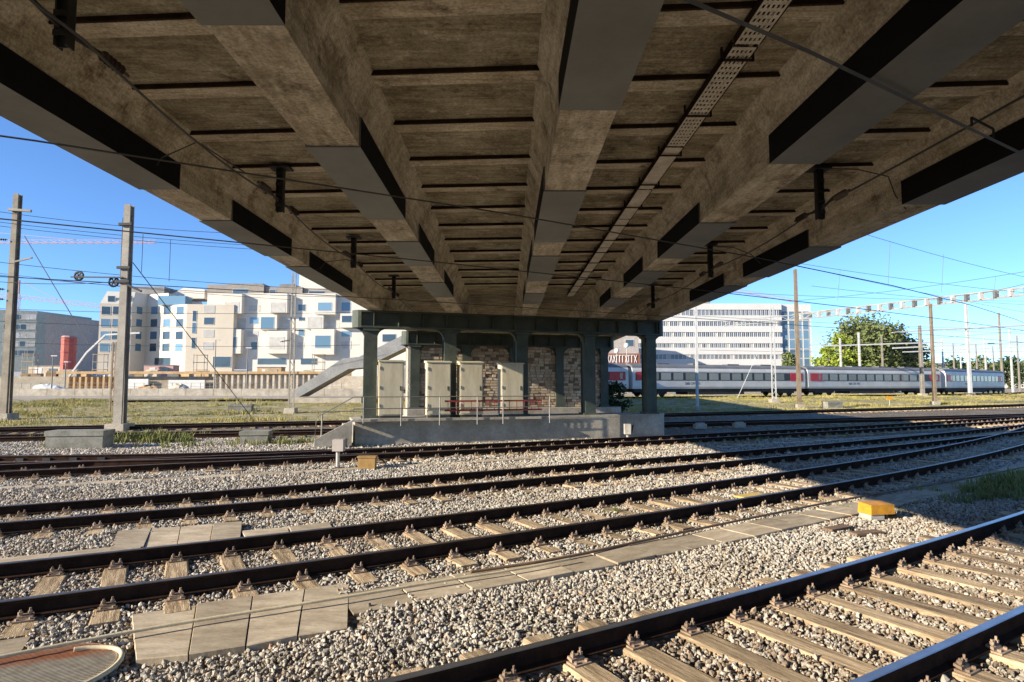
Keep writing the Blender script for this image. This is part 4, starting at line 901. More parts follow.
# taupe block with painted lettering band
gb = thing('apartment_building', 'taupe block with red-brown lettered base seen between the rear columns', 'building', (24, 140, ZG))
wall_prism('wall', 'taupe', gb, [fpt(572, 140), fpt(639, 140), (X_at(639, 140)+1, 150), fpt(572, 152)], .2, Z_at(326, 140))
mb = MB(); mb.bx(X_at(604, 138), X_at(641, 138), 138.6, 139.9, .2, Z_at(353.5, 139)); mb.build('base_band', 'redbrick', gb)
rr = random.Random(5); x = X_at(607.5, 138)
shapes = 'XAXSETVIIX'
for k, ch in enumerate(shapes):
    mb = MB(); zl, zh = Z_at(362.5, 138.5), Z_at(355, 138.5); wl = .52
    if ch in 'XV': mb.bar((x, 138.5, zh), (x+wl, 138.5, zl), .12); mb.bar((x+wl, 138.48, zh), (x, 138.48, zl), .12)
    elif ch == 'A': mb.bar((x+wl/2, 138.5, zh), (x, 138.5, zl), .12); mb.bar((x+wl/2, 138.48, zh), (x+wl, 138.48, zl), .12)
    else: mb.bar((x+.1, 138.5, zh), (x+.1, 138.5, zl), .14); mb.bar((x, 138.48, zh-.06), (x+wl, 138.48, zh-.06), .12)
    mb.build('painted_stroke', 'letter', gb); x += .68
Wins.put(gb, 2.0, 1.6, 'glass', WM[gb.name].inverted() @ Vector((X_at(630, 140), 139.97, Z_at(343, 140))), 0)
for px, py, l in ((617, 351, 'white globe street lamp seen low between the right columns'), (627, 345.5, 'white globe street lamp seen higher between the right columns')):
    Y = 118; x = X_at(px, Y); t = thing('street_lamp', l, 'street lamp', (x, Y, .4)); mb = MB(); mb.tube([(x, Y, .38), (x, Y, Z_at(py, Y)-.3)], .06, 6); mb.build('pole', 'mast_white', t)
    mb = MB(); c = Vector((x, Y, Z_at(py, Y))); mb.tube([c+Vector((0, 0, .5*math.sin(q))) for q in np.linspace(-1.5, 1.5, 9)], [.5*math.cos(q) for q in np.linspace(-1.5, 1.5, 9)], 12); mb.build('globe', 'letter', t, True)
# ---------------------------------------------------------------- construction site, left
lw = thing('low_concrete_wall', 'long low grey concrete wall beyond the grass strip at the left', 'wall', (-45, 88, .3))
for k in range(24):
    xa = -100+k*3.9; mb = MB(); mb.bx(xa, xa+3.86, 88, 88.4, .1, Z_at(388.5, 88)); mb.build('wall_panel', 'concrete', lw)
rw = thing('access_road', 'pale', 'road'); del rw['label'], rw['category']; rw['kind'] = 'structure'
mb = MB(); mb.bx(-130, -12, 76, 87.9, .1, .42); mb.build('road_slab', 'concrete', rw)
spw = thing('sheet_pile_wall', 'cream corrugated sheet pile wall of the construction pit in front of the buildings', 'wall', (-50, 106, .3))
mb = MB(); n = 0
Ys = 106; x = X_at(150, Ys); fr = []
def corr(xa, xb, z1, nm, m):
    mb = MB(); pts = []; xx = xa; k = 0
    while xx < xb: pts += [(xx, Ys), (xx+.35, Ys), (xx+.5, Ys+.5), (xx+.85, Ys+.5)]; xx += 1.0
    vs_ = [(p[0], p[1], .2) for p in pts]+[(p[0], p[1], z1) for p in pts]; q = len(pts)
    mb.add(vs_, [(i, i+1, q+i+1, q+i) for i in range(q-1)]); return tag(mb.build(nm, m, spw), kind='stuff')
corr(X_at(215, Ys), X_at(318, Ys), Z_at(374, Ys), 'piles', 'sheetpile'); corr(X_at(70, Ys), X_at(128, Ys), Z_at(377, Ys), 'piles', 'timber')
for (a, b, pt, m) in ((128, 150, 379, 'tarp'), (170, 206, 380, 'tarp'), (318, 420, 376, 'sheetpile'), (-20, 70, 384, 'concrete')):
    mb = MB(); mb.bx(X_at(a, Ys), X_at(b, Ys), Ys+.1, Ys+.5, .2, Z_at(pt, Ys)); mb.build('board_panel', m, spw)
mb = MB(); mb.bx(X_at(60, Ys), X_at(330, Ys), Ys-.3, Ys+.7, Z_at(374, Ys)+.01, Z_at(371.5, Ys)); mb.build('waler', 'timber', spw)
# raised site ground behind the pit wall
sg = MB(); sg.bx(-260, -12, 107, 240, .2, ZG+.2); tag(sg.build('site_terrace', 'ground'), kind='structure')
rr = random.Random(11)
SITE = ['timber', 'timber', 'redbrick', 'tarp', 'concrete', 'sheetpile']
ORD = ['first', 'second', 'third', 'fourth', 'fifth', 'sixth', 'seventh', 'eighth', 'ninth', 'tenth', 'eleventh', 'twelfth', 'thirteenth', 'fourteenth', 'fifteenth', 'sixteenth', 'seventeenth', 'eighteenth', 'nineteenth', 'twentieth']
SN = {'timber': 'ochre timber', 'redbrick': 'red-brown', 'tarp': 'white', 'concrete': 'grey', 'sheetpile': 'cream'}
for k in range(20):
    px = 20+k*17+rr.uniform(-3, 3); Y = rr.uniform(109, 125); x = X_at(px, Y); m = rr.choice(SITE); h = rr.uniform(.6, 1.7)
    t = thing('material_stack', SN[m]+' stack of building materials on the construction site, '+ORD[k]+' from the left', 'stack', (x, Y, ZG+.2), rr.uniform(-.4, .4), 'material stacks on the site')
    L = rr.uniform(1.5, 4)
    for j in range(3):
        q = MB(); q.bx(-L/2, L/2, -.6+.42*j, -.22+.42*j, 0, h*rr.uniform(.7, 1)); inst('bundle', q.mesh('bundle', m), t, (0, 0, 0))
fence = thing('site_fence', 'wire mesh site fence with many thin posts along the pit edge at the left', 'fence', (-60, 103, .4))
for k in range(40):
    x = -88+k*1.55; mb = MB(); mb.bar((x, 103, .3), (x, 103, 2.3), .07); mb.build('post', 'galv', fence)
for z in (1.0, 1.65, 2.28):
    mb = MB(); mb.bar((-88, 103, z), (-27, 103, z), .05); mb.build('rail', 'galv', fence)
def container(px, Y, w_, h, m, label):
    x = X_at(px, Y); t = thing('site_container', label, 'container', (x, Y, ZG+.2)); mb = MB(); mb.bx(x-w_/2, x+w_/2, Y, Y+2.4, ZG+.2, ZG+.2+h); mb.build('body', m, t)
    mb = MB(); mb.bx(x-w_/2-.1, x+w_/2+.1, Y-.1, Y+2.5, ZG+.21+h, ZG+.35+h); mb.build('roof', 'roofgrey', t)
    mb = MB(); mb.bx(x-w_*.3, x-w_*.1, Y-.05, Y-.01, ZG+.25, ZG+.1+h*.9); mb.build('door', 'frame', t)
    mb = MB(); mb.bx(x+w_*.1, x+w_*.35, Y-.05, Y-.01, ZG+.2+h*.4, ZG+.2+h*.8); mb.build('window', 'glass', t)
container(160, 128, 6, 2.5, 'crane_red', 'faded red site container in front of the cream building')
container(48, 128, 7, 2.4, 'sheetpile', 'cream site container in front of the sage block')
container(270, 130, 5, 2.2, 'timber', 'ochre site hut in front of the staggered bays')
for k, (px, Y) in enumerate(((100, 116), (200, 118), (318, 116), (30, 115))):
    x = X_at(px, Y); t = thing('scaffold_tower', 'thin scaffold tower on the construction site, '+WO[k]+' listed', 'scaffold', (x, Y, ZG+.2))
    t['label'] = ('thin scaffold tower left of the cream building', 'thin scaffold tower before the cream building wing', 'thin scaffold tower beside the grey stairway', 'thin scaffold tower left of the red silo')[k]
    for sx in (-1, 1):
        for sy in (0, 1.2): mb = MB(); mb.bar((x+sx, Y+sy, ZG+.2), (x+sx, Y+sy, ZG+4.6), .08); mb.build('standard', 'galv', t)
    for z in (1.6, 3.0, 4.4):
        mb = MB(); mb.bx(x-1.1, x+1.1, Y-.1, Y+1.3, ZG+z, ZG+z+.08); mb.build('deck', 'timber', t)
# white tarp heap
def heap(px, py, Y, rx, h, m, label, name='tarp_heap'):
    mb = MB(); n = 14; vs_ = []; rr = random.Random(px); x = X_at(px, Y); z = float(gz(x, Y))
    for j in range(6):
        for k in range(n):
            t = 2*math.pi*k/n; r = (1-j/5.5)*(1+.15*rr.uniform(-1, 1)); vs_.append((x+rx*r*math.cos(t), Y+rx*.6*r*math.sin(t), z-.1+h*(1-(1-j/5)**2)*(1+.1*rr.uniform(-1, 1))))
    mb.add(vs_, [(j*n+k, j*n+(k+1) % n, (j+1)*n+(k+1) % n, (j+1)*n+k) for j in range(5) for k in range(n)]+[tuple(5*n+k for k in range(n))]); return tag(mb.build(name, m), label, 'heap')
heap(52, 390, 96, 4, 1.7, 'tarp', 'white tarpaulin-covered heap behind the low wall at the left'); heap(150, 385, 97, 3, 1.6, 'timber', 'heap of ochre spoil behind the low wall'); heap(182, 385, 97, 2.4, 1.8, 'sheetpile', 'pale heap behind the low wall right of the ochre one')
# red silo
Y = 120; x = X_at(70, Y); t = thing('silo', 'red ribbed silo tower on the construction site at the left', 'silo', (x, Y, ZG)); mb = MB()
zt = Z_at(338, Y); mb.tube([(x, Y, ZG+.2), (x, Y, zt)], 1.3, 10)
mb.build('drum', 'silo_red', t)
for k in range(4):
    mb = MB(); z = ZG+.6+k*(zt-ZG-.8)/3.2; mb.tube([(x, Y, z), (x, Y, z+.18)], 1.38, 10); mb.build('hoop', 'silo_red', t)
mb = MB(); mb.tube([(x, Y, zt), (x, Y, zt+.35)], [1.45, 1.1], 10); mb.build('lid', 'crane_red', t)
# tower cranes
def truss(mb, a, b, s, n, m=0):
    a, b = Vector(a), Vector(b); d = (b-a).normalized(); up = Vector((0, 0, 1)) if abs(d.z) < .8 else Vector((0, 1, 0)); r = d.cross(up).normalized(); up = r.cross(d)
    C = [r*s+up*-s, r*-s+up*-s, up*s]
    for c in C: mb.bar(a+c, b+c, .12)
    for k in range(n):
        for i in range(3): mb.bar(a.lerp(b, k/n)+C[i], a.lerp(b, (k+1)/n)+C[(i+1) % 3], .06)
def crane(Y, pxm, pyb, pyt, pj0, pj1, pyj, label, pyj2=None):
    t = thing('tower_crane', label, 'crane', (X_at(pxm, Y), Y, 0)); mb = MB(); truss(mb, (X_at(pxm, Y), Y, Z_at(pyb, Y)), (X_at(pxm, Y), Y, Z_at(pyt, Y)), .9, 14); mb.build('tower', 'crane_red', t)
    mb = MB(); truss(mb, (X_at(pj0, Y), Y, Z_at(pyj, Y)), (X_at(pj1, Y), Y, Z_at(pyj2 or pyj, Y)), .55, 26); mb.build('jib', 'crane_red', t)
    mb = MB(); a = (X_at(pxm, Y), Y, Z_at(pyt-14, Y)); mb.bar((X_at(pxm, Y), Y, Z_at(pyt, Y)), a, .5); mb.bar(a, (X_at((pxm*.4+pj1*.6), Y), Y, Z_at((pyj2 or pyj), Y)+.5), .12); mb.build('tie', 'crane_red', t)
crane(210, -46, 365, 242, -80, 152, 240.5, 'red tower crane with long level jib at the upper left')
crane(205, 17, 365, 294, -6, 99, 294, 'lower red tower crane behind the left mast', 306)
crane(240, 600, 340, 268, 590, 797, 262, 'pale red crane jib above the office building', 300)
# white concrete pump boom
Y = 112; t = thing('pump_boom', 'white concrete pump boom rising left of the cream building', 'boom', (X_at(69, Y), Y, ZG))
for a, b in (((69, 381), (88, 353)), ((88, 353), (106, 335)), ((106, 335), (140, 333))):
    mb = MB(); mb.bar((X_at(a[0], Y), Y, Z_at(a[1], Y)), (X_at(b[0], Y), Y, Z_at(b[1], Y)), .3); mb.build('boom_section', 'mast_white', t)
for px, pt, Y, l in ((55, 356, 92, 'slim lamp post left of the red silo'), (68, 362, 93, 'slim lamp post in front of the red silo'), (248, 348, 94, 'lamp post left of the lattice mast'), (216, 340, 100, 'slim pole before the staggered bays')):
    x = X_at(px, Y); z = float(gz(x, Y)); t = thing('lamp_post', l, 'lamp post', (x, Y, z)); mb = MB(); mb.tube([(x, Y, z), (x, Y, Z_at(pt, Y))], [.1, .06], 6); mb.build('pole', 'mast', t)
    mb = MB(); mb.box((x+.2, Y, Z_at(pt, Y)), (.9, .25, .14)); mb.build('lamp_head', 'mast_white', t)
# stair with grey parapet behind the left column
st = thing('stairway', 'grey concrete stairway rising right towards the bridge behind the left column', 'stairway', (-12, 56, .1))
Y = 56
def strip(pts_top, pts_bot, y0, y1, nm, m):
    mb = MB(); k = len(pts_top)
    T = [(X_at(p[0], Y), Z_at(p[1], Y)) for p in pts_top]; B = [(X_at(p[0], Y), Z_at(p[1], Y)) for p in pts_bot]
    for i in range(k-1):
        q = [T[i], T[i+1], B[i+1], B[i]]
        mb.add([(a[0], y0, a[1]) for a in q]+[(a[0], y1, a[1]) for a in q], [(0, 1, 2, 3), (7, 6, 5, 4), (0, 4, 5, 1), (1, 5, 6, 2), (2, 6, 7, 3), (3, 7, 4, 0)])
    return mb.build(nm, m, st)
strip([(294, 391), (343, 358.5), (359, 357), (425, 324)], [(300, 397), (349, 369), (365, 367.5), (425, 338)], 56, 56.3, 'parapet', 'stair_grey')
strip([(294, 391), (343, 358.5), (359, 357), (425, 324)], [(300, 397), (349, 369), (365, 367.5), (425, 338)], 58.4, 58.7, 'parapet', 'stair_grey')
strip([(299, 394), (347, 364), (362, 363), (425, 332)], [(300, 397), (349, 369), (365, 367.5), (425, 338)], 56.31, 58.39, 'flight', 'concrete')
mb = MB(); mb.bx(X_at(290, Y), X_at(362, Y), 56.05, 58.6, -.2, Z_at(397.5, Y)); mb.build('base', 'concrete', st)
# ---------------------------------------------------------------- small trackside things
def block(px, py, w_, h, d, label, m='old_concrete', name='concrete_block', cat='block'):
    Y = (CAM_H+.2)*FPX/(py-385); x = X_at(px, Y); z = float(gz(x, Y)); t = thing(name, label, cat, (x, Y, z), BA*.5)
    q = MB(); q.bx(-w_/2, w_/2, -d/2, d/2, -.05, h*.72); inst('body', q.mesh('body', m), t, (0, 0, 0))
    q = MB(); q.bx(-w_/2-.03, w_/2+.03, -d/2-.03, d/2+.03, h*.72+.002, h); inst('cover', q.mesh('cover', m), t, (0, 0, 0)); return t
block(86, 447, 1.75, .62, .8, 'large concrete chamber box at the foot of the grey mast')
block(259, 443, .95, .5, .7, 'small concrete block in dry grass left of the plinth steps')
block(243, 414, 1.6, .5, .8, 'pale concrete block in the grass strip left of the lattice mast')
block(832, 408, 1.5, .6, .8, 'grey concrete box at the edge of the grass below the train')
# yellow box
YS_ = .85
yb_ = thing('trackside_box', 'bright yellow-orange trackside box with white base by the trough lids', 'trackside box', (5.95, 10.15, -.2), R(12), None); yb_.scale = (YS_,)*3
q = MB(); q.bx(-.25, .04, -.15, .15, 0, .13); inst('base', q.mesh('base', 'whitebox'), yb_, (0, 0, 0))
q = MB(); q.add([(-.26, -.17, .105), (.26, -.17, .105), (.26, .17, .1), (-.26, .17, .1), (-.255, -.165, .285), (.255, -.165, .285), (.25, .16, .3), (-.25, .16, .3)], [(0, 3, 2, 1), (4, 5, 6, 7), (0, 1, 5, 4), (1, 2, 6, 5), (2, 3, 7, 6), (3, 0, 4, 7)]); inst('cover', q.mesh('cover', 'yellow'), yb_, (0, 0, 0))
q = MB(); q.tube([(.1, -.05, .05), (.3, -.12, .08), (.5, -.1, .02), (.75, -.02, .0)], .03, 6); inst('cable', q.mesh('cable', 'dark'), yb_, (0, 0, 0))
q = MB(); q.bx(.12, .34, -.1, .1, 0, .1); inst('clamp', q.mesh('clamp', 'pipe_rust'), yb_, (0, 0, 0))
# rust stained gravel patch boards near the yellow box
for k, (x, y, a) in enumerate(((4.9, 9.35, .5), (5.15, 9.05, .3))):
    mb = MB(); mb.box((x, y, -.165), (.5, .16, .03), a); tag(mb.build('rusty_plate', 'pipe_rust'), ('flat rusty plate in the gravel before the yellow box, farther one', 'flat rusty plate in the gravel before the yellow box, nearer one')[k], 'plate')
# dwarf signal post + brown box
x, Y = X_at(340, 18), 18.0
Y = T4.y(-4.6)-2.0; x = X_at(340, Y); t = thing('trackside_post', 'white trackside post with grey box head in front of the turnout', 'post', (x, Y, -.2))
mb = MB(); mb.tube([(x, Y, -.25), (x, Y, .25)], .05, 8); mb.build('post', 'whitebox', t); mb = MB(); mb.bx(x-.12, x+.16, Y-.12, Y+.12, .25, .55); mb.build('head', 'taupe', t)
x = X_at(369, Y); t = thing('cable_box', 'small brown cable box right of the white trackside post', 'box', (x, Y, -.2)); mb = MB(); mb.bx(x-.22, x+.22, Y-.1, Y+.12, -.22, .08); mb.build('body', 'brownbox', t); mb = MB(); mb.bx(x-.24, x+.24, Y-.12, Y+.14, .082, .12); mb.build('lid', 'brownbox', t)
Y = 23.6; x = X_at(627, Y); t = thing('dwarf_signal', 'small white dwarf signal at the right end of the plinth', 'signal', (x, Y, -.2)); mb = MB(); mb.tube([(x, Y, -.25), (x, Y, .1)], .06, 8); mb.build('post', 'whitebox', t); mb = MB(); mb.bx(x-.13, x+.1, Y-.12, Y+.12, .1, .48); mb.build('head', 'whitebox', t); mb = MB(); mb.bar((x+.12, Y, .1), (x+.22, Y, .5), .05); mb.build('hood', 'dark', t)
Y = 9.6; x = -7.84; t = thing('trackside_post', 'dark round post cut off by the left picture edge', 'post', (x, Y, -.2)); mb = MB(); mb.tube([(x, Y, -.25), (x, Y, .16), (x, Y, .2)], [.1, .1, .07], 10); mb.build('post', 'dark', t)
for k, (px, py, l) in enumerate(((738, 427, 'pale concrete post stub in the shadow right of the plinth'), (699, 428, 'low pale stub beside the turnout right of the plinth'))):
    Y = 2.1*FPX/(py-385); x = X_at(px, Y); mb = MB(); mb.box((x, Y, -.05), (.6, .25, .22), .2); mb.box((x, Y, .09), (.4, .2, .06), .2); tag(mb.build('kerb_stub', 'concrete'), l, 'kerb stone')
Y = 60; x = X_at(889.5, Y); t = thing('yellow_marker', 'small yellow track marker in the grass below the train', 'marker', (x, Y, .2)); mb = MB(); mb.tube([(x, Y, -.1), (x, Y, .55)], .04, 6); mb.build('post', 'whitebox', t); mb = MB(); mb.box((x, Y, .7), (.5, .06, .34)); mb.build('plate', 'yellow', t)
# manhole cover with hook
mh = thing('manhole_cover', 'round ribbed manhole cover with rust stain in the lower left corner', 'manhole cover', (-3.5, 4.8, -.22))
mb = MB(); c = Vector((-3.5, 4.8, 0)); r = .52; mb.tube([c+Vector((0, 0, -.28)), c+Vector((0, 0, -.18)), c+Vector((0, 0, -.168))], [r, r, r-.02], 48); mb.build('disc', 'cover', mh)
mb = MB(); d = Vector((math.cos(.45), math.sin(.45), 0)); e = Vector((-d.y, d.x, 0))
for k in range(-17, 18):
    o_ = .027*k; hl = math.sqrt(max(.0, (r-.05)**2-o_*o_))
    if hl > .06: mb.bar(c+e*o_-d*hl+Vector((0, 0, -.166)), c+e*o_+d*hl+Vector((0, 0, -.166)), .012, .012)
mb.build('rib_pattern', 'cover', mh)['kind'] = 'stuff'
ra = .52; ht = [(.30, 78), (.38, 66), (.47, 52), (.53, 38), (.545, 20), (.54, 2), (.535, -18), (.53, -38), (.52, -55)]
hp = [Vector((-3.5+q*math.cos(R(t)), 4.8+q*math.sin(R(t)), -.14-.006*k)) for k, (q, t) in enumerate(ht)]
for _ in range(2):
    Q_ = [hp[0]]
    for p_, q_ in zip(hp, hp[1:]): Q_ += [p_.lerp(q_, .25), p_.lerp(q_, .75)]
    hp = Q_+[hp[-1]]
mb = MB(); mb.tube(hp, .019, 8); mb.build('hook_handle', 'hose', mh, True)
# hose and pipe
def gp(px, py, z=-.11):
    Y = (CAM_H-z)*FPX/(py-385); # refined for pitch below
    th = math.atan(44/FPX); v = (341-py)/FPX; dy = math.cos(th)-v*math.sin(th); dz = math.sin(th)+v*math.cos(th); t = (z-CAM_H)/dz
    xx = (px-512)/FPX*t; yw = math.atan(4/FPX); yy = dy*t
    return Vector((xx*math.cos(yw)+yy*math.sin(yw), -xx*math.sin(yw)+yy*math.cos(yw), z))
def smooth_path(P, it=3):
    for _ in range(it):
        Q = [P[0]]
        for a, b in zip(P, P[1:]): Q += [a.lerp(b, .25), a.lerp(b, .75)]
        P = Q+[P[-1]]
    return P
mb = MB(); mb.tube(smooth_path([gp(-60, 668), gp(0, 657), gp(60, 645), gp(150, 628), gp(250, 612), gp(345, 597), gp(440, 581), gp(520, 569), gp(570, 559)]), .016, 8); tag(mb.build('hose', 'hose', None, True), 'pale yellow hose lying across the slabs at the lower left', 'hose')
mb = MB(); mb.tube(smooth_path([gp(470, 572, -.13), gp(560, 559, -.13), gp(640, 541, -.13), gp(760, 516, -.13), gp(850, 498, -.13), gp(960, 480, -.13), gp(1040, 464, -.13)]), .018, 6); tag(mb.build('steel_pipe', 'pipe_rust', None, True), 'thin rusty pipe along the far edge of the trough lids', 'pipe')
# ---------------------------------------------------------------- ballast stones (instanced)
def rock(seed, m='stone'):
    r = random.Random(seed); import bmesh
    bm = bmesh.new(); bmesh.ops.create_icosphere(bm, subdivisions=1, radius=1)
    sx, sy, sz = r.uniform(.8, 1.25), r.uniform(.65, 1), r.uniform(.5, .85)
    for v in bm.verts:
        f = r.uniform(.62, 1.25); v.co = Vector((v.co.x*sx*f, v.co.y*sy*f, v.co.z*sz*f))
    for k in range(6):
        nrm = Vector((r.uniform(-1, 1), r.uniform(-1, 1), r.uniform(-1, 1))).normalized(); d = r.uniform(.5, .78)
        for v in bm.verts:
            t = v.co.dot(nrm)-d
            if t > 0: v.co -= nrm*t
    me = bpy.data.meshes.new('stone'); bm.to_mesh(me); bm.free(); me.materials.append(M[m]); return me
scol = bpy.data.collections.new('stone_shapes')
for k in range(9):
    o = bpy.data.objects.new('stone_shape', rock(k)); scol.objects.link(o)
scol2 = bpy.data.collections.new('rusty_stone_shapes')
for k in range(6): scol2.objects.link(bpy.data.objects.new('rusty_stone_shape', rock(30+k, 'stone_rust')))
def scatter_obj(name, pts, rot, scl, coll, kind_label=None):
    me = bpy.data.meshes.new(name); me.from_pydata(pts.tolist() if hasattr(pts, 'tolist') else pts, [], [])
    a = me.attributes.new('rot', 'FLOAT_VECTOR', 'POINT'); a.data.foreach_set('vector', np.asarray(rot, np.float32).ravel())
    a = me.attributes.new('scl', 'FLOAT_VECTOR', 'POINT'); a.data.foreach_set('vector', np.asarray(scl, np.float32).ravel())
    o = bpy.data.objects.new(name, me); COL.objects.link(o); o['kind'] = 'stuff'
    ng = bpy.data.node_groups.new(name, 'GeometryNodeTree'); ng.interface.new_socket('Geometry', in_out='INPUT', socket_type='NodeSocketGeometry'); ng.interface.new_socket('Geometry', in_out='OUTPUT', socket_type='NodeSocketGeometry')
    gi = ng.nodes.new('NodeGroupInput'); go = ng.nodes.new('NodeGroupOutput'); ip = ng.nodes.new('GeometryNodeInstanceOnPoints')
    ci = ng.nodes.new('GeometryNodeCollectionInfo'); ci.inputs[0].default_value = coll; ci.inputs[1].default_value = True; ci.inputs[2].default_value = True
    ip.inputs['Pick Instance'].default_value = True
    ar = ng.nodes.new('GeometryNodeInputNamedAttribute'); ar.data_type = 'FLOAT_VECTOR'; ar.inputs[0].default_value = 'rot'
    asc = ng.nodes.new('GeometryNodeInputNamedAttribute'); asc.data_type = 'FLOAT_VECTOR'; asc.inputs[0].default_value = 'scl'
    L = ng.links.new
    e2r = ng.nodes.new('FunctionNodeEulerToRotation'); L(ar.outputs[0], e2r.inputs[0])
    L(gi.outputs[0], ip.inputs['Points']); L(ci.outputs[0], ip.inputs['Instance']); L(e2r.outputs[0], ip.inputs['Rotation']); L(asc.outputs[0], ip.inputs['Scale']); L(ip.outputs[0], go.inputs[0])
    md = o.modifiers.new('scatter', 'NODES'); md.node_group = ng; return o
def tr_off(tr, x, y):          # signed perpendicular offset (vectorised, approx.)
    f = lambda q: tr.a*q*q+tr.b*q+tr.c
    d = 2*tr.a*x+tr.b
    return (y-f(x))/np.sqrt(1+d*d)
P = []
for (ya, yb, dens, r0) in ((3.2, 8, 1600, .0208), (8, 12, 1050, .023), (12, 17, 520, .03), (17, 25, 200, .041)):
    x0, x1 = -.9*yb-2.5, .9*yb+2.5; n = int((x1-x0)*(yb-ya)*dens)
    x = rng.uniform(x0, x1, n); y = rng.uniform(ya, yb, n)
    keep = np.abs(x) < .88*y+2.2; x, y = x[keep], y[keep]
    P.append(np.stack([x, y, np.full(len(x), r0)], 1))
P = np.concatenate(P); x, y = P[:, 0], P[:, 1]; keep = np.ones(len(P), bool)
for tr in (T1, T2, T3, T4):
    o_ = np.abs(tr_off(tr, x, y)); keep &= np.abs(o_-(.785 if tr is T1 else GA)) > .075
near = [s_ for s_ in SL_RECT if s_[1] < 26]
lift = np.zeros(len(P))
# grid bucket for rectangles
def kill(rects, p_keep, margin=.0):
    global keep
    for (cx_, cy_, a, hl, hw) in rects:
        m = (np.abs(x-cx_) < hl+.6) & (np.abs(y-cy_) < hl+.6)
        idx = np.nonzero(m)[0]
        if len(idx) == 0: continue
        dx, dy = x[idx]-cx_, y[idx]-cy_; u_ = dx*math.cos(a)+dy*math.sin(a); v_ = -dx*math.sin(a)+dy*math.cos(a)
        ins = (np.abs(u_) < hl+margin) & (np.abs(v_) < hw+margin)
        keep[idx[ins & (rng.random(len(idx)) > p_keep)]] = False
kill([(s_[0], s_[1], s_[2], 1.275, .105) for s_ in near], .06)
kill([(s_[0], s_[1], s_[2], 1.28, .125) for s_ in near if abs(float(tr_off(T1, s_[0], s_[1]))) < .4], .04)
kill([(s_[0], s_[1], s_[2], s_[3], s_[4]) for s_ in SLABS], .015)
keep &= (x+3.5)**2+(y-4.8)**2 > .5**2
P = P[keep]; x, y = P[:, 0], P[:, 1]
sz = P[:, 2]*rng.lognormal(0, .26, len(P))
z = gz(x, y)+rng.uniform(-.012, .03, len(P))+.008*(np.abs(tr_off(T1, x, y)) < .75)-.01*((np.abs(tr_off(T1, x, y)) > .82) & (np.abs(tr_off(T1, x, y)) < 1.45))+.005*(np.abs(tr_off(T2, x, y)) < 1.2)+.014*(np.abs(tr_off(T3, x, y)) < 1.3)
pts = np.stack([x, y, z], 1); rot = rng.uniform(0, 6.283, (len(P), 3)); scl = np.repeat(sz[:, None], 3, 1)
rust = np.zeros(len(P), bool)
for tr in (T1, T2, T3, T4):
    o_ = np.abs(np.abs(tr_off(tr, x, y))-GA); rust |= rng.random(len(P)) < .75*np.exp(-(o_/.22)**2)*(.4+.6*(np.sin(1.3*x+tr.c)*np.sin(.7*x) > -.2))
rust |= (np.abs(tr_off(T1, x, y)) < .78) & (rng.random(len(P)) < .5); rust |= (np.abs(tr_off(T2, x, y)) < .78) & (rng.random(len(P)) < .18); rust |= rng.random(len(P)) < .05
scatter_obj('ballast', pts[~rust], rot[~rust], scl[~rust], scol)
scatter_obj('ballast', pts[rust], rot[rust], scl[rust], scol2)
print('stones', len(P))
# ---------------------------------------------------------------- grass and weeds (instanced tufts)
gcol = bpy.data.collections.new('tuft_shapes')
def tuft(seed, n, h, spread, m):
    r = random.Random(seed); mb = MB()
    for k in range(n):
        a = r.uniform(0, 6.28); b = Vector((r.gauss(0, spread), r.gauss(0, spread), 0)); hh = h*r.uniform(.5, 1.1); d = Vector((math.cos(a), math.sin(a), 0)); s_ = Vector((-d.y, d.x, 0))*.012*r.uniform(.7, 1.5)
        bend = r.uniform(.1, .55)*hh
        mb.add([b-s_, b+s_, b+s_*.8+d*bend*.35+Vector((0, 0, hh*.6)), b-s_*.8+d*bend*.35+Vector((0, 0, hh*.6)), b+d*bend+Vector((0, 0, hh))], [(0, 1, 2, 3), (3, 2, 4)])
    return mb.mesh('tuft', m)
for k in range(5): gcol.objects.link(bpy.data.objects.new('tuft_shape', tuft(k, 14, .4, .12, 'grass')))
n = 60000; x = rng.uniform(-62, 95, n); q = rng.uniform(41, 80, n); y = q+.38*x
dens = .5+.5*np.sin(.23*x+.5*q)*np.sin(.31*q-.1*x+1.3)
keep = (rng.random(n) < np.clip(1.6*dens-.35, .03, 1)) & (y > 33) & (np.abs(x) < .95*y+5) & ((q > 42.5) | (rng.random(n) < .3)) & ~((x > -5.5) & (x < 6.5) & (y < 36))
keep &= ~((y > 75.5) & (x < -10)) & ~((np.abs(y-(69.3+.375*x)) < 1.6) & (rng.random(n) < .8)) & (np.abs(tr_off(T6, x, y)) > 1.1)
x, y = x[keep], y[keep]; m = len(x)
sg_ = .62*rng.uniform(.6, 1.3, m)*(.55+.6*np.clip(np.sin(.4*x+.2*y), 0, 1))
scatter_obj('grass', np.stack([x, y, gz(x, y)-.02], 1), np.stack([np.zeros(m), np.zeros(m), rng.uniform(0, 6.28, m)], 1), np.stack([sg_*1.3, sg_*1.3, sg_], 1), gcol)
wcol = bpy.data.collections.new('weed_shapes')
for k in range(4): wcol.objects.link(bpy.data.objects.new('weed_shape', tuft(40+k, 22, .33, .09, 'weed')))
W_ = []
def patch(cx_, cy_, rx, ry, n, s0=1., a=0):
    for k in range(n):
        u_, v_ = random.gauss(0, rx), random.gauss(0, ry); W_.append((cx_+u_*math.cos(a)-v_*math.sin(a), cy_+u_*math.sin(a)+v_*math.cos(a), s0*random.uniform(.5, 1.2)))
pw = gp(1000, 492, -.2); patch(pw.x, pw.y, 1.0, .32, 150, .6, .55); patch(pw.x+1.3, pw.y+.9, 1.0, .3, 130, .8, .55)
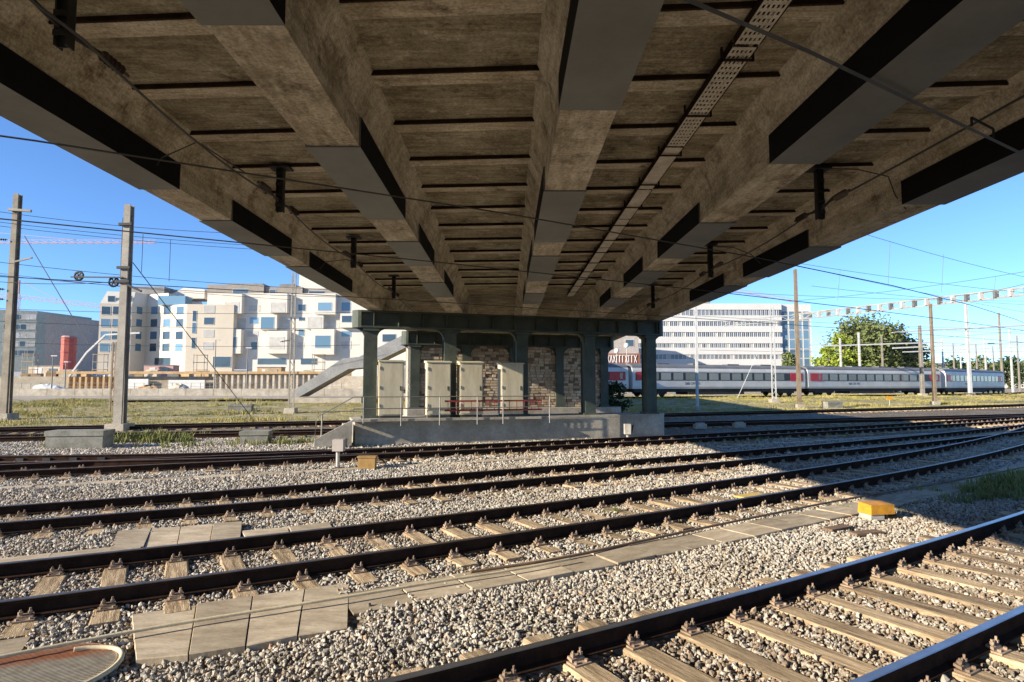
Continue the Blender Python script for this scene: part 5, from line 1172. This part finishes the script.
pw = gp(860, 428, -.2); patch(pw.x, pw.y, 4.2, .5, 260, .5, .45); pw = gp(760, 440, -.2); patch(pw.x, pw.y, 2.5, .4, 120, .45, .5)
for (px, py, rx, n_p, s0) in ((150, 442, .7, 34, 1.5), (60, 446, .5, 18, 1.1), (225, 445, 1.2, 26, .8), (290, 444, .8, 36, .8), (118, 444, .4, 14, .9), (340, 446, .5, 10, .6), (180, 436, 2., 24, .8), (40, 440, 2., 16, .7)):
    pw = gp(px, py, -.2); patch(pw.x, pw.y, rx, .3, n_p, s0, .3)
for (px, py) in ((600, 512), (845, 508), (880, 512), (690, 470)): pw = gp(px, py, -.2); patch(pw.x, pw.y, .25, .12, 8, .35)
W_ = np.array(W_); m = len(W_)
scatter_obj('weeds', np.stack([W_[:, 0], W_[:, 1], gz(W_[:, 0], W_[:, 1])-.01], 1), np.stack([np.zeros(m), np.zeros(m), rng.uniform(0, 6.28, m)], 1), np.repeat(W_[:, 2:3], 3, 1), wcol)
# ---------------------------------------------------------------- trees and bushes
def tree(x, y, z, h, cr, label, leaf='leaf', n=5200, name='tree', cat='tree', trunk_h=.35, ls=.3, seed=1, group=None):
    r = random.Random(seed); t = thing(name, label, cat, (x, y, z), 0, group); mb = MB(); th_ = h*trunk_h
    mb.tube([(x, y, z-.2), (x+.05*cr, y, z+th_*.6), (x, y+.05*cr, z+th_), (x+.05*cr, y, z+h*.75)], [cr*.085, cr*.065, cr*.055, cr*.02], 8)
    cl = []
    for k in range(14):
        a = r.uniform(0, 6.28); el = r.uniform(.1, 1.2); L = cr*r.uniform(.5, .9); b = Vector((x, y, z+th_+r.uniform(0, h*.3))); e = b+Vector((math.cos(a)*math.cos(el), math.sin(a)*math.cos(el), math.sin(el)))*L
        mb.tube([b, b.lerp(e, .5)+Vector((0, 0, .08*L)), e], [cr*.03, cr*.02, cr*.008], 5); cl.append((e, cr*r.uniform(.22, .42)))
    for k in range(26):
        a = r.uniform(0, 6.28); zz = r.uniform(0, 1); rad = cr*math.sin(math.pi*(.18+.78*zz))**.7*r.uniform(.35, .95)
        cl.append((Vector((x+rad*math.cos(a), y+rad*math.sin(a), z+th_+(h-th_)*(.05+.88*zz))), cr*r.uniform(.2, .4)))
    mb.build('trunk', 'bark', t); lm = MB(); per = n//len(cl)
    for c, rad in cl:
        for k in range(per):
            d = Vector((r.gauss(0, 1), r.gauss(0, 1), r.gauss(0, .8))).normalized()*rad*r.uniform(.45, 1.08); p = c+d
            a_ = Vector((r.gauss(0, 1), r.gauss(0, 1), r.gauss(0, .6))).normalized(); b_ = a_.cross(Vector((r.gauss(0, 1), r.gauss(0, 1), r.gauss(0, 1)))).normalized(); s_ = ls*r.uniform(.5, 1.2)
            lm.add([p-a_*s_, p+b_*s_*.55, p+a_*s_, p-b_*s_*.55], [(0, 1, 2, 3)])
    lm.build('crown', leaf, t); return t
Y = 128
tree(X_at(864, Y), Y, .4, Z_at(325, Y)-.4, 8.6, 'broad green tree behind the train at the right', 'leaf', 9000, seed=2, ls=.42)
tree(X_at(897, 132), 132, .4, Z_at(334, 132)-.4, 6.6, 'smaller green tree right of the broad one', 'leaf', 6000, seed=3, ls=.4)
tree(X_at(829, 118), 118, .4, Z_at(345, 118)-.4, 3.2, 'bright lime green sunlit tree beside the office building', 'leaf_lime', 4200, seed=4, ls=.32, trunk_h=.15)
tree(X_at(845, 124), 124, .4, Z_at(332, 124)-.4, 3.6, 'yellow-green tree between lime tree and broad tree', 'leaf_lime', 3600, seed=14, ls=.32, trunk_h=.15)
tree(X_at(790, 140), 140, .4, Z_at(352, 140)-.4, 2.6, 'small tree in front of the glass stair block', 'leaf', 1800, seed=5, ls=.35, trunk_h=.2)
for k, (px, Y, pt, cr) in enumerate(((920, 240, 356, 7), (955, 230, 360, 7), (985, 260, 357, 8), (1010, 240, 358, 7), (1040, 250, 352, 9))):
    tree(X_at(px, Y), Y, .4, Z_at(pt, Y)-.4, cr, 'distant green tree in the row behind the masts, '+WO[k]+' from the left', ('leaf', 'leaf_dark')[k % 2], 1800, seed=20+k, ls=.7, group='distant trees at the right', trunk_h=.15)
tree(6.25, 36.2, -.2, 2.3, .95, 'dark green bush at the foot of the right rear column', 'leaf_dark', 2600, 'bush', 'bush', .08, .1, 6)
# low far buildings on the horizon at the right
hb = thing('warehouse', 'long low pale warehouse on the far right horizon', 'building', (250, 300, .4))
mb = MB(); mb.bx(205, 300, 300, 320, .2, Z_at(366, 300)); mb.build('wall', 'white_wall', hb); mb = MB(); mb.bx(204, 301, 299.6, 321, Z_at(366, 300)+.01, Z_at(363, 300)); mb.build('roof', 'roofgrey', hb)
hb = thing('warehouse', 'low taupe shed behind the masts left of the pale warehouse', 'building', (190, 320, .4))
mb = MB(); mb.bx(165, 205, 320, 335, .2, Z_at(368, 320)); mb.build('wall', 'taupe', hb); mb = MB(); mb.bx(164, 206, 319.6, 336, Z_at(368, 320)+.01, Z_at(366, 320)); mb.build('roof', 'roofgrey', hb)
